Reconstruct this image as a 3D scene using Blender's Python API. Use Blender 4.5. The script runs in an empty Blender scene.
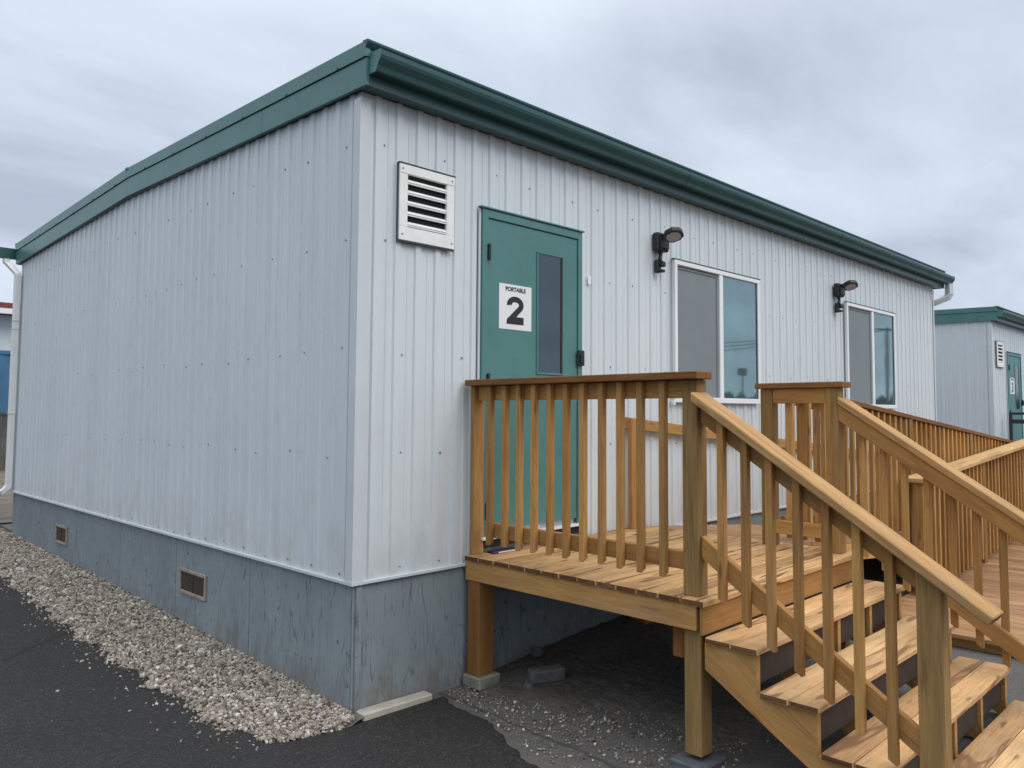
import bpy, math, random
import numpy as np
from mathutils import Vector, Matrix
rnd = random.Random(7)
V = Vector
S = bpy.context.scene
COL = S.collection

# ------------------------------------------------------------------ helpers
class MB:
    """collects polygons with two uv sets: metres along the piece, and one constant tone per piece"""
    def __init__(s):
        s.v, s.f, s.uv, s.tn, s.mi = [], [], [], [], []
    def poly(s, pts, uv=None, tone=(.5, .5), m=0):
        i = len(s.v)
        s.v += [tuple(p) for p in pts]
        s.f.append(list(range(i, i+len(pts))))
        s.uv += uv if uv else [(p[0]+p[1], p[2]) for p in pts]
        s.tn += [tone]*len(pts)
        s.mi.append(m)
    def faces(s, verts, faces, uvf=None, tone=(.5, .5), m=0):
        i = len(s.v)
        s.v += [tuple(p) for p in verts]
        for f in faces:
            s.f.append([i+k for k in f])
            s.uv += [uvf(V(verts[k])) if uvf else (verts[k][0]+verts[k][1], verts[k][2]) for k in f]
            s.tn += [tone]*len(f)
            s.mi.append(m)
    def board(s, a, b, w, t, wdir=None, ch=.003, sh0=0, sh1=0, m=0, tone=None, em=None):
        """rectangular timber from a to b: w across wdir, t across the third axis; sh shears the end cut along wdir"""
        a, b = V(a), V(b)
        L = (b-a).length
        l = (b-a).normalized()
        if wdir is None:
            wdir = V((0, 0, 1)) if abs(l.z) < .7 else V((1, 0, 0))
        wd = V(wdir); wd = (wd - l*wd.dot(l)).normalized()
        td = l.cross(wd)
        c0 = (a+b)/2
        h = (L/2, w/2, t/2)
        ch = min(ch, t*.3, w*.3)
        loc = {}
        for sx in (-1, 1):
            for sy in (-1, 1):
                for sz in (-1, 1):
                    sg = (sx, sy, sz)
                    for ax in range(3):
                        p = [sg[k]*(h[k] if k == ax else h[k]-ch) for k in range(3)]
                        p[0] += (sh1 if sx > 0 else sh0)*p[1]
                        loc[(sg, ax)] = p
        rx, ry = rnd.random()*60, rnd.random()*60
        tn = tone or (rnd.random(), rnd.random())
        def P(p): return c0 + l*p[0] + wd*p[1] + td*p[2]
        def add(keys):
            ps = [loc[k] for k in keys]
            q = [P(p) for p in ps]
            n = (q[1]-q[0]).cross(q[2]-q[0])
            cen = sum((V(p) for p in ps), V())/len(ps)
            if n.dot(l*cen[0]/h[0]*1.0 + wd*cen[1]/h[1] + td*cen[2]/h[2]) < 0:
                ps = ps[::-1]; q = q[::-1]
            e = all(k[1] == 0 for k in keys)
            uv = [((p[1]*.25+rx, p[2]+ry) if e else (p[0]+rx, p[1]+p[2]*1.7+ry)) for p in ps]
            s.poly(q, uv, tn, em if (e and em is not None) else m)
        SG = (-1, 1)
        for ax in range(3):
            o = [k for k in range(3) if k != ax]
            for sa in SG:
                ks = []
                for (i, j) in ((-1, -1), (1, -1), (1, 1), (-1, 1)):
                    g = [0, 0, 0]; g[ax] = sa; g[o[0]] = i; g[o[1]] = j
                    ks.append((tuple(g), ax))
                add(ks)
            for i in SG:
                for j in SG:
                    g1 = [0, 0, 0]; g2 = [0, 0, 0]
                    g1[ax] = -1; g2[ax] = 1
                    g1[o[0]] = g2[o[0]] = i; g1[o[1]] = g2[o[1]] = j
                    g1, g2 = tuple(g1), tuple(g2)
                    add([(g1, o[0]), (g2, o[0]), (g2, o[1]), (g1, o[1])])
        for sx in SG:
            for sy in SG:
                for sz in SG:
                    g = (sx, sy, sz)
                    add([(g, 0), (g, 1), (g, 2)])
    def box(s, lo, hi, ch=.003, m=0, tone=None):
        lo, hi = V(lo), V(hi)
        d = hi-lo; c = (lo+hi)/2
        ax = max(range(3), key=lambda k: d[k])
        e = V((0, 0, 0)); e[ax] = d[ax]/2
        o = [k for k in range(3) if k != ax]
        wd = V((0, 0, 0)); wd[o[0]] = 1
        s.board(c-e, c+e, d[o[0]], d[o[1]], wd, ch, m=m, tone=tone)
    def tube(s, pts, r, n=10, m=0, ry=None, caps=True):
        pts = [V(p) for p in pts]
        rings = []
        up = None
        for i, p in enumerate(pts):
            d = ((pts[i+1]-p) if i == 0 else (p-pts[i-1]) if i == len(pts)-1 else (pts[i+1]-p).normalized()+(p-pts[i-1]).normalized()).normalized()
            if up is None:
                up = V((0, 0, 1)) if abs(d.z) < .9 else V((1, 0, 0))
            a = (up - d*up.dot(d)).normalized(); b = d.cross(a); up = a
            rr = r[i] if isinstance(r, (list, tuple)) else r
            rings.append([p + a*(math.cos(2*math.pi*k/n)*rr) + b*(math.sin(2*math.pi*k/n)*(ry or rr)) for k in range(n)])
        vs = [q for R in rings for q in R]
        fs = []
        for i in range(len(pts)-1):
            for k in range(n):
                k2 = (k+1) % n
                fs.append([i*n+k, i*n+k2, (i+1)*n+k2, (i+1)*n+k])
        if caps:
            fs.append(list(range(n))[::-1]); fs.append([(len(pts)-1)*n+k for k in range(n)])
        s.faces(vs, fs, m=m)
    def recttube(s, pts, w, d, side, m=0):
        """rectangular pipe along pts; w across side"""
        pts = [V(p) for p in pts]; side = V(side)
        rings = []
        for i, p in enumerate(pts):
            dr = ((pts[i+1]-p) if i == 0 else (p-pts[i-1]) if i == len(pts)-1 else (pts[i+1]-p).normalized()+(p-pts[i-1]).normalized()).normalized()
            o = dr.cross(side).normalized()
            rings.append([p+side*(x*w/2)+o*(y*d/2) for x, y in ((-1, -.8), (-.8, -1), (.8, -1), (1, -.8), (1, .8), (.8, 1), (-.8, 1), (-1, .8))])
        n = 8
        vs = [q for R in rings for q in R]
        fs = [[i*n+k, i*n+(k+1) % n, (i+1)*n+(k+1) % n, (i+1)*n+k] for i in range(len(pts)-1) for k in range(n)]
        fs += [list(range(n))[::-1], [(len(pts)-1)*n+k for k in range(n)]]
        s.faces(vs, fs, m=m)
    def extrude(s, prof, x0, x1, fr, m=0, caps=True):
        """closed 2-D profile swept between two values of an axis; fr(axis value, a, b) -> point"""
        n = len(prof)
        vs = [fr(x0, *p) for p in prof]+[fr(x1, *p) for p in prof]
        fs = [[k, (k+1) % n, n+(k+1) % n, n+k] for k in range(n)]
        if caps: fs += [list(range(n))[::-1], [n+k for k in range(n)]]
        s.faces(vs, fs, m=m)
    def build(s, name, mats, parent=None, smooth=False):
        me = bpy.data.meshes.new(name)
        me.from_pydata(s.v, [], s.f)
        u = me.uv_layers.new(name='UVMap'); u.data.foreach_set('uv', np.array(s.uv, 'f').ravel())
        t = me.uv_layers.new(name='tone'); t.data.foreach_set('uv', np.array(s.tn, 'f').ravel())
        if not isinstance(mats, (list, tuple)): mats = [mats]
        for q in mats: me.materials.append(q)
        me.polygons.foreach_set('material_index', s.mi)
        if smooth: me.polygons.foreach_set('use_smooth', [True]*len(s.f))
        me.update()
        return link(name, me, parent)

def wpos(o):
    p = V((0, 0, 0))
    while o: p += o.location; o = o.parent
    return p
def link(name, me, parent=None):
    o = bpy.data.objects.new(name, me); COL.objects.link(o)
    if parent:
        o.parent = parent; o.location = -wpos(parent)
    return o
def tag(o, label=None, cat=None, group=None, kind=None):
    for k, v in (('label', label), ('category', cat), ('group', group), ('kind', kind)):
        if v: o[k] = v
    return o
def thing(name, loc, label, cat, group=None):
    o = bpy.data.objects.new(name, None); COL.objects.link(o); o.location = loc
    return tag(o, label, cat, group)

# ------------------------------------------------------------------ materials
class NT:
    def __init__(s, name):
        s.m = bpy.data.materials.new(name); s.m.use_nodes = True
        s.t = s.m.node_tree; s.n = s.t.nodes; s.b = s.n['Principled BSDF']
    def add(s, typ, **k):
        n = s.n.new(typ)
        for a, b in k.items():
            if a == 'ins':
                for i, v in b.items(): s.put(n.inputs[i], v)
            else: setattr(n, a, b)
        return n
    def put(s, sock, v):
        if isinstance(v, bpy.types.NodeSocket): s.t.links.new(v, sock)
        elif isinstance(v, (tuple, list)) and sock.type == 'RGBA' and len(v) == 3: sock.default_value = (*v, 1)
        else: sock.default_value = v
    def uv(s, nm='UVMap'): return s.add('ShaderNodeUVMap', uv_map=nm).outputs[0]
    def obj(s): return s.add('ShaderNodeNewGeometry').outputs['Position']
    def map(s, vec, sc): return s.add('ShaderNodeMapping', ins={'Vector': vec, 'Scale': sc}).outputs[0]
    def noise(s, vec, sc=1, det=3, ro=.5, dis=0): return s.add('ShaderNodeTexNoise', ins={'Vector': vec, 'Scale': sc, 'Detail': det, 'Roughness': ro, 'Distortion': dis}).outputs[0]
    def math(s, op, a, b=0, c=0): return s.add('ShaderNodeMath', operation=op, ins={0: a, 1: b, 2: c}).outputs[0]
    def step(s, x, a, b): return s.add('ShaderNodeMapRange', ins={0: x, 1: a, 2: b}).outputs[0]
    def mix(s, f, a, b, mode='MIX'):
        n = s.add('ShaderNodeMix', data_type='RGBA', blend_type=mode)
        s.put(n.inputs[0], f); s.put(n.inputs[6], a); s.put(n.inputs[7], b)
        return n.outputs[2]
    def sep(s, v): return s.add('ShaderNodeSeparateXYZ', ins={0: v}).outputs
    def bump(s, h, st=.3, d=.01):
        s.put(s.b.inputs['Normal'], s.add('ShaderNodeBump', ins={'Strength': st, 'Distance': d, 'Height': h}).outputs[0])
    def out(s, col, rough=.6, metal=0, spec=.5):
        s.put(s.b.inputs['Base Color'], col); s.put(s.b.inputs['Roughness'], rough)
        s.put(s.b.inputs['Metallic'], metal); s.put(s.b.inputs['Specular IOR Level'], spec)
        return s.m

def plain(name, col, rough=.5, metal=0, var=.12, sc=3., spec=.5):
    t = NT(name)
    n = t.noise(t.obj(), sc, 5, .6)
    f = t.step(n, .3, .7)
    c = t.mix(f, tuple(x*(1-var) for x in col), tuple(min(1, x*(1+var)) for x in col))
    return t.out(c, rough, metal, spec)

def wood(name, light, dark, streak=(.10, .05, .02), amt=.5, green=0, wet=0, rough=.75, pale=0):
    t = NT(name)
    uv = t.uv(); tn = t.sep(t.uv('tone'))
    light = (light[0]*1.02, light[1]*.99, light[2]*.86*(1+pale*.6)); dark = (dark[0]*.98, dark[1]*.955, dark[2]*.84*(1+pale*.6))
    fine = t.noise(t.map(uv, (3.5, 75, 1)), 1, 6, .7)
    low = t.noise(t.map(uv, (.9, 8, 1)), 1, 1.5, .5)
    ring = t.step(t.math('PINGPONG', t.math('MULTIPLY', low, 11), .5), .0, .5)
    c = t.mix(t.step(fine, .28, .72), dark, light)
    c = t.mix(t.math('MULTIPLY', t.step(ring, .45, .0), .30), c, tuple(x*.72+y*.28 for x, y in zip(dark, streak)))
    # each board its own tone, and cloudy weathering along it
    c = t.mix(tn[0], t.mix(1, c, (1.10, 1.08, 1.04), 'MULTIPLY'), t.mix(1, c, (.70, .65, .60), 'MULTIPLY'))
    c = t.mix(t.math('MULTIPLY', tn[1], .6), c, t.mix(1, c, (1.06, .93, .78), 'MULTIPLY'))
    bl = t.noise(t.map(uv, (2.2, 7, 1)), 1, 4, .6)
    c = t.mix(t.step(bl, .30, .70), t.mix(1, c, (.78, .75, .72), 'MULTIPLY'), t.mix(1, c, (1.10, 1.09, 1.06), 'MULTIPLY'))
    gw = t.noise(t.map(uv, (1.0, 5, 1)), 1, 4, .65)
    c = t.mix(t.math('MULTIPLY', t.step(gw, .56, .75), .38), c, (.24, .195, .135))
    if green:
        g = t.noise(t.map(uv, (1.3, 12, 1)), 1, 3)
        c = t.mix(t.math('MULTIPLY', t.step(g, .4, .65), green), c, (.13, .115, .05))
    # knots
    vo = t.add('ShaderNodeTexVoronoi', ins={'Vector': t.map(uv, (2.2, 9, 1)), 'Scale': 1.0, 'Randomness': 1.0}).outputs['Distance']
    c = t.mix(t.math('MULTIPLY', t.step(vo, .13, .05), .8), c, streak)
    # drying checks and dark grain streaks
    ck = t.noise(t.map(uv, (2.2, 110, 1)), 1, 2, .5)
    c = t.mix(t.math('MULTIPLY', t.step(ck, .66, .72), .55), c, streak)
    st = t.noise(t.map(uv, (1.6, 17, 1)), 1, 3, .6, .6)
    c = t.mix(t.math('MULTIPLY', t.step(st, .57, .70), amt), c, streak)
    if wet:
        w = t.noise(t.map(uv, (1.05, 6.5, 1)), 1.0, 2, .5, .9)
        w2 = t.math('PINGPONG', t.math('MULTIPLY', w, 3.0), .5)
        c = t.mix(t.math('MULTIPLY', t.step(w2, .15, .04), wet), c, streak)
        c = t.mix(t.math('MULTIPLY', t.step(w, .60, .70), wet*.55), c, tuple(x*1.9 for x in streak))
    t.bump(t.math('ADD', fine, t.math('MULTIPLY', ck, -.8)), .45, .004)
    return t.out(c, rough, 0, .3)

M = {}
M['deck'] = wood('deck_board_wood', (.70, .49, .26), (.52, .345, .165), streak=(.13, .07, .035), amt=.5, wet=.95, pale=.22)
M['tread'] = wood('stair_tread_wood', (.72, .51, .285), (.56, .38, .19), streak=(.17, .085, .04), amt=.4, wet=.75, pale=.25)
M['cap'] = wood('handrail_cap_wood', (.70, .495, .255), (.49, .315, .135), streak=(.22, .115, .045), amt=.5, wet=.35, pale=.2)
M['capd'] = wood('guard_cap_wood', (.36, .19, .075), (.23, .115, .045), streak=(.10, .045, .02), amt=.55)
M['rim'] = wood('rim_joist_wood', (.60, .375, .165), (.46, .27, .11), streak=(.19, .09, .035), amt=.35)
M['pick'] = wood('baluster_wood', (.60, .375, .165), (.43, .25, .098), streak=(.16, .075, .028), amt=.42)
M['post'] = wood('post_wood', (.47, .31, .145), (.31, .195, .085), streak=(.10, .06, .025), amt=.5, green=.38)
M['footpost'] = wood('footing_post_wood', (.42, .22, .085), (.30, .15, .055), streak=(.16, .07, .03), amt=.4)
M['string'] = wood('stringer_wood', (.56, .35, .155), (.42, .25, .10), streak=(.22, .10, .04), amt=.35)
M['end'] = wood('dark_end_grain', (.20, .10, .045), (.11, .052, .022), streak=(.06, .03, .015), amt=.4)
M['riser'] = plain('shade_dark_riser_board', (.040, .026, .020), .8, 0, .3, 8)  # near-black brown puts the shade under the treads into the board colour
M['ramp'] = wood('ramp_board_wood', (.52, .345, .225), (.37, .23, .14), streak=(.13, .07, .04), amt=.5, wet=.25)

def siding_mat():
    t = NT('ribbed_metal_siding')
    p = t.obj()
    n = t.noise(t.map(p, (1.2, 1.2, .35)), 1, 4, .6)
    c = t.mix(t.step(n, .3, .7), (.605, .660, .690), (.655, .702, .727))
    st = t.noise(t.map(p, (24, 24, .5)), 1, 4, .65)
    c = t.mix(t.math('MULTIPLY', t.step(st, .56, .78), .22), c, (.42, .44, .45))
    sp = t.noise(p, 60, 2, .5)
    c = t.mix(t.math('MULTIPLY', t.step(sp, .66, .74), .18), c, (.35, .36, .37))
    st2 = t.noise(t.map(p, (9, 9, .22)), 1, 3, .6)
    c = t.mix(t.math('MULTIPLY', t.step(st2, .52, .72), .16), c, (.40, .42, .42))
    lowz = t.sep(p)[2]
    dd = t.math('ADD', t.noise(t.map(p, (7, 7, 3)), 1, 5, .65), t.math('MULTIPLY', t.step(lowz, .45, .0), .22))
    c = t.mix(t.math('MULTIPLY', t.step(dd, .56, .80), .30), c, (.43, .42, .39))
    t.bump(t.noise(t.map(p, (2.2, 2.2, 1.5)), 1, 3), .28, .03)
    return t.out(c, .40, 0, .45)
M['siding'] = siding_mat()
M['screw'] = plain('screw_head_metal', (.26, .27, .28), .45, .3)
M['trim'] = plain('pale_corner_trim', (.58, .625, .65), .4, 0, .06)
M['white'] = plain('white_painted_metal', (.80, .80, .79), .4, 0, .05, 6)
M['vinyl'] = plain('white_vinyl', (.80, .82, .84), .35, 0, .03)
M['ventwhite'] = plain('weathered_vent_paint', (.82, .82, .80), .5, 0, .07, 14)
def green_mat(name, col, rough=.38):
    t = NT(name)
    p = t.obj()
    n = t.noise(p, 2.2, 4, .6)
    c = t.mix(t.step(n, .3, .7), tuple(x*.9 for x in col), tuple(x*1.1 for x in col))
    n2 = t.noise(t.map(p, (14, 14, 3)), 1, 4, .65)
    c = t.mix(t.math('MULTIPLY', t.step(n2, .56, .74), .35), c, tuple(x*.55+.06 for x in col))
    n3 = t.noise(p, 4.5, 5, .7)
    c = t.mix(t.math('MULTIPLY', t.step(n3, .52, .72), .35), c, tuple(x*.62 for x in col))
    sc_ = t.noise(t.map(p, (30, 30, 90)), 1, 2, .5)
    c = t.mix(t.math('MULTIPLY', t.step(sc_, .70, .76), .3), c, tuple(x*1.5+.03 for x in col))
    t.bump(t.noise(p, 2.5, 1), .1, .03)
    return t.out(c, rough, 0, .5)
M['green'] = green_mat('green_metal_flashing', (.068, .190, .178))
M['gutter'] = green_mat('shade_darkened_gutter_green', (.020, .074, .077), .33)  # flashing green darkened to carry the shade on gutter, eave and soffit
M['door'] = green_mat('green_door_paint', (.076, .205, .198), .45)
M['black'] = plain('black_plastic', (.016, .018, .021), .45, 0, .15)
M['darkvoid'] = plain('dark_duct_interior', (.012, .013, .014), .9)
M['lens'] = plain('floodlight_lens', (.40, .365, .34), .25, 0, .05)
M['sign'] = plain('white_sign_sheet', (.78, .80, .80), .45, 0, .03)
M['ink'] = plain('black_sign_ink', (.012, .014, .018), .5)
M['sealant'] = plain('dark_caulk_line', (.06, .065, .07), .6)
def glass_mat(name, col, metal, rough=.03):
    t = NT(name)
    p = t.obj()
    n = t.noise(p, 1.1, 2)
    t.bump(n, .05, .02)
    sm = t.noise(t.map(p, (5, 5, 2)), 1, 3)
    c = t.mix(t.step(sm, .4, .7), col, tuple(x*.92 for x in col))
    return t.out(c, rough, metal, .7)
M['glass'] = glass_mat('teal_tinted_glass', (.25, .375, .39), .78)
M['doorglass'] = glass_mat('dark_door_glass', (.066, .098, .122), .5, .06)
M['screen'] = plain('grey_insect_screen', (.215, .245, .26), .8, 0, .05, 2.5, .2)
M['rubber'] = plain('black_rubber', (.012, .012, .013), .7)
M['purple'] = plain('purple_fabric', (.10, .02, .16), .8)
M['aluminium'] = plain('pale_threshold_metal', (.80, .80, .79), .35, .1)

def skirt_mat():
    t = NT('weathered_blue_grey_plywood')
    uv = t.uv(); tn = t.sep(t.uv('tone'))
    low = t.noise(t.map(uv, (1.0, 4.5, 1)), 1, 2, .5, .3)
    ring = t.math('PINGPONG', t.math('MULTIPLY', low, 17), .5)
    fine = t.noise(t.map(uv, (4, 70, 1)), 1, 6, .7)
    c = t.mix(t.step(fine, .3, .7), (.222, .265, .286), (.272, .314, .334))
    c = t.mix(t.math('MULTIPLY', tn[0], .6), c, (.185, .216, .235))
    cl = t.noise(t.map(uv, (1.6, 2.5, 1)), 1, 5, .65)
    c = t.mix(t.step(cl, .3, .7), t.mix(1, c, (.86, .87, .88), 'MULTIPLY'), t.mix(1, c, (1.10, 1.09, 1.07), 'MULTIPLY'))
    # raised grain where the paint has worn: short broken dashes that follow the figure
    brk = t.step(t.noise(t.map(uv, (6, 16, 1)), 1, 3, .6), .46, .58)
    gr = t.math('MULTIPLY', t.step(ring, .11, .02), brk)
    c = t.mix(t.math('MULTIPLY', gr, .62), c, (.075, .085, .095))
    wk = t.noise(t.map(uv, (6.5, 60, 1)), 1, 3, .6)
    patch = t.step(t.noise(t.map(uv, (1.1, 3, 1)), 1, 2), .42, .62)
    c = t.mix(t.math('MULTIPLY', t.math('MULTIPLY', t.step(wk, .59, .66), patch), .8), c, (.062, .068, .074))
    kn = t.add('ShaderNodeTexVoronoi', ins={'Vector': t.map(uv, (5, 7, 1)), 'Scale': 1.0}).outputs['Distance']
    c = t.mix(t.math('MULTIPLY', t.step(kn, .075, .045), .8), c, (.055, .06, .065))
    zz = t.sep(t.obj())[2]
    sp = t.math('ADD', t.noise(t.map(uv, (4, 8, 1)), 1, 5, .65), t.math('MULTIPLY', t.step(zz, -.40, -.72), .30))
    c = t.mix(t.math('MULTIPLY', t.step(sp, .60, .85), .7), c, (.165, .15, .125))
    t.bump(t.math('ADD', fine, t.math('MULTIPLY', gr, -1.0)), .35, .003)
    return t.out(c, .78, 0, .22)
M['skirt'] = skirt_mat()
M['rust'] = plain('rusty_vent_screen', (.045, .030, .022), .8, 0, .5, 40)
M['tanframe'] = plain('tan_vent_frame', (.30, .26, .21), .7, 0, .2, 12)

def asphalt(name, base, speck, spk=.3):
    t = NT(name)
    p = t.obj()
    big = t.noise(p, .8, 4, .6)
    mid = t.noise(p, 9, 4, .65)
    c = t.mix(t.step(big, .3, .7), tuple(x*.82 for x in base), tuple(x*1.16 for x in base))
    c = t.mix(t.math('MULTIPLY', t.step(mid, .35, .7), .4), c, tuple(x*1.35 for x in base))
    vo = t.add('ShaderNodeTexVoronoi', ins={'Vector': p, 'Scale': 120.0}).outputs
    rv = t.sep(vo['Color'])[0]
    c = t.mix(t.math('MULTIPLY', t.step(rv, .70, .98), spk), c, speck)
    vo2 = t.add('ShaderNodeTexVoronoi', ins={'Vector': p, 'Scale': 9.0}).outputs
    c = t.mix(t.math('MULTIPLY', t.step(vo2['Distance'], .045, .02), t.step(t.sep(vo2['Color'])[1], .82, .86)), c, (.42, .41, .39))
    # long thin cracks
    ck = t.add('ShaderNodeTexVoronoi', feature='DISTANCE_TO_EDGE', ins={'Vector': t.mix(.12, p, t.add('ShaderNodeTexNoise', ins={'Vector': p, 'Scale': 2.5, 'Detail': 5.0}).outputs[1]), 'Scale': .28}).outputs['Distance']
    c = t.mix(t.math('MULTIPLY', t.step(ck, .0045, .001), .6), c, tuple(x*.35 for x in base))
    t.bump(t.math('ADD', t.math('MULTIPLY', vo['Distance'], 1.0), t.math('MULTIPLY', t.noise(p, 260, 2), .6)), .55, .006)
    return t.out(c, .85, 0, .25)
M['asphalt'] = asphalt('new_black_asphalt', (.0235, .0228, .0232), (.085, .083, .08), .5)
M['ground'] = asphalt('worn_grey_asphalt', (.105, .101, .097), (.21, .20, .19), .5)
def soil():
    t = NT('dark_damp_soil')
    p = t.obj()
    a = t.noise(p, 3.5, 6, .7); b = t.noise(p, 30, 5, .7)
    c = t.mix(t.step(a, .3, .7), (.072, .066, .060), (.145, .132, .118))
    c = t.mix(t.math('MULTIPLY', t.step(b, .45, .75), .6), c, (.20, .185, .165))
    t.bump(t.math('ADD', a, t.math('MULTIPLY', b, .6)), .9, .04)
    return t.out(c, .95, 0, .15)
M['soil'] = soil()
def pebble_mat():
    t = NT('crushed_limestone')
    tn = t.sep(t.uv('tone'))
    r = t.add('ShaderNodeValToRGB', ins={0: tn[0]})
    cr = r.color_ramp
    cols = [(0, (.07, .058, .048)), (.15, (.15, .125, .103)), (.4, (.275, .24, .20)), (.62, (.365, .32, .265)), (.8, (.46, .43, .385)), (1, (.62, .60, .55))]
    cr.elements[0].position = 0; cr.elements[0].color = (*cols[0][1], 1)
    cr.elements[1].position = 1; cr.elements[1].color = (*cols[-1][1], 1)
    for pz, cc in cols[1:-1]:
        e = cr.elements.new(pz); e.color = (*cc, 1)
    n = t.noise(t.obj(), 90, 3)
    c = t.mix(t.math('MULTIPLY', t.step(n, .4, .7), .3), r.outputs[0], (.24, .205, .17))
    return t.out(c, .85, 0, .2)
M['pebble'] = pebble_mat()
M['bed'] = plain('gravel_dust', (.11, .10, .088), .95, 0, .4, 25)
M['concrete'] = plain('pale_concrete', (.42, .40, .34), .85, 0, .18, 12)
M['mossy'] = plain('mossy_concrete', (.21, .22, .165), .9, 0, .3, 14)
M['block'] = plain('grey_concrete_block', (.105, .108, .11), .9, 0, .3, 22)
M['rock'] = plain('dark_stone', (.09, .085, .08), .9, 0, .4, 25)
M['pad'] = plain('wet_grey_paver', (.10, .115, .13), .7, 0, .25, 15)
M['roofing'] = plain('grey_roof_membrane', (.20, .20, .20), .9)
M['redroof'] = plain('red_brown_roof', (.17, .035, .03), .7, 0, .25, 2)
M['bluepaint'] = plain('blue_painted_steel', (.045, .15, .27), .5, 0, .2, 1.5)
M['fence'] = wood('weathered_grey_fence_wood', (.13, .13, .14), (.075, .075, .085), streak=(.04, .04, .04), amt=.4)
M['dirtb'] = plain('brown_bare_earth', (.13, .11, .09), .95, 0, .4, 3)
M['galv'] = plain('galvanised_pole', (.10, .105, .11), .6, .2)
M['steel'] = plain('dark_purple_grey_steel', (.035, .032, .045), .5, .2)
M['leaves'] = plain('distant_foliage', (.035, .05, .03), .9, 0, .5, .3)

# ------------------------------------------------------------------ camera
cam = bpy.data.cameras.new('camera'); co = bpy.data.objects.new('camera', cam); COL.objects.link(co)
yaw, pitch, roll = 0.81979501, 0.06060466, 0.00283105
fw = V((math.sin(yaw)*math.cos(pitch), math.cos(yaw)*math.cos(pitch), math.sin(pitch)))
rt = V((math.cos(yaw), -math.sin(yaw), 0)); up = rt.cross(fw)
r2 = rt*math.cos(roll)+up*math.sin(roll); u2 = -rt*math.sin(roll)+up*math.cos(roll)
mw = Matrix((r2, u2, -fw)).transposed().to_4x4()
mw.translation = V((-2.49754815, -3.93691225, 0.97196969))
co.matrix_world = mw
cam.sensor_width = 36; cam.lens = 789.4985/1024*36
cam.shift_x = (512-562.011)/1024; cam.shift_y = (364.2546-384)/1024
cam.clip_start = .05; cam.clip_end = 2000
S.camera = co

# ------------------------------------------------------------------ sky and sun
SUN = V((.12, -.72, .68)).normalized()
el = math.asin(SUN.z); az = math.atan2(SUN.x, SUN.y)
W = bpy.data.worlds.new('World'); S.world = W; W.use_nodes = True
wt = W.node_tree; wn = wt.nodes; bg = wn['Background']
def wadd(typ, **k):
    n = wn.new(typ)
    for a, b in k.items():
        if a == 'ins':
            for i, v in b.items():
                if isinstance(v, bpy.types.NodeSocket): wt.links.new(v, n.inputs[i])
                else: n.inputs[i].default_value = v
        else: setattr(n, a, b)
    return n
sky = wadd('ShaderNodeTexSky'); sky.sky_type = 'NISHITA'; sky.sun_disc = False
sky.sun_elevation = el; sky.sun_rotation = az; sky.air_density = 1; sky.dust_density = 2
g = wadd('ShaderNodeTexCoord').outputs['Generated']
sx, sy, sz = wadd('ShaderNodeSeparateXYZ', ins={0: g}).outputs
zc = wadd('ShaderNodeMath', operation='MAXIMUM', ins={0: sz, 1: 0.0}).outputs[0]
den = wadd('ShaderNodeMath', operation='ADD', ins={0: zc, 1: .22}).outputs[0]
px_ = wadd('ShaderNodeMath', operation='DIVIDE', ins={0: sx, 1: den}).outputs[0]
py_ = wadd('ShaderNodeMath', operation='DIVIDE', ins={0: sy, 1: den}).outputs[0]
cv = wadd('ShaderNodeCombineXYZ', ins={0: px_, 1: py_, 2: 3.7}).outputs[0]
mp = wadd('ShaderNodeMapping', ins={'Vector': cv, 'Rotation': (0, 0, .75), 'Scale': (.75, 1.25, 1)}).outputs[0]
n1 = wadd('ShaderNodeTexNoise', ins={'Vector': mp, 'Scale': .95, 'Detail': 6.0, 'Roughness': .52, 'Distortion': .5}).outputs[0]
n2 = wadd('ShaderNodeTexNoise', ins={'Vector': mp, 'Scale': 3.1, 'Detail': 5.0, 'Roughness': .55, 'Distortion': .3}).outputs[0]
nm = wadd('ShaderNodeMath', operation='MULTIPLY_ADD', ins={0: n2, 1: .30, 2: n1}).outputs[0]
ramp = wadd('ShaderNodeValToRGB', ins={0: nm}); cr = ramp.color_ramp
cr.elements[0].position = .46; cr.elements[0].color = (.40, .455, .555, 1)
cr.elements[1].position = .84; cr.elements[1].color = (.655, .74, .845, 1)
e = cr.elements.new(.60); e.color = (.50, .565, .67, 1)
e = cr.elements.new(.72); e.color = (.585, .66, .77, 1)
# an overcast sky is brighter overhead than at the horizon
zb = wadd('ShaderNodeMapRange', ins={0: zc, 1: .42, 2: .95, 3: 10.0, 4: 28.0}).outputs[0]
zw = wadd('ShaderNodeMapRange', ins={0: zc, 1: .40, 2: .75, 3: 0.0, 4: 1.0}).outputs[0]
wm = wadd('ShaderNodeMix', data_type='RGBA'); wm.inputs[7].default_value = (.62, .628, .645, 1)
wt.links.new(zw, wm.inputs[0]); wt.links.new(ramp.outputs[0], wm.inputs[6])
cl = wadd('ShaderNodeVectorMath', operation='SCALE', ins={0: wm.outputs[2], 'Scale': zb}).outputs[0]
mx = wadd('ShaderNodeMix', data_type='RGBA')
mx.inputs[0].default_value = .93
wt.links.new(sky.outputs[0], mx.inputs[6]); wt.links.new(cl, mx.inputs[7])
wt.links.new(mx.outputs[2], bg.inputs[0]); bg.inputs[1].default_value = .1
sl = bpy.data.lights.new('sun', 'SUN'); so = bpy.data.objects.new('sun', sl); COL.objects.link(so)
sl.energy = 1.0; sl.angle = math.radians(35); sl.color = (1, .965, .91)
so.rotation_euler = (-SUN).to_track_quat('-Z', 'Y').to_euler()

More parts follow.
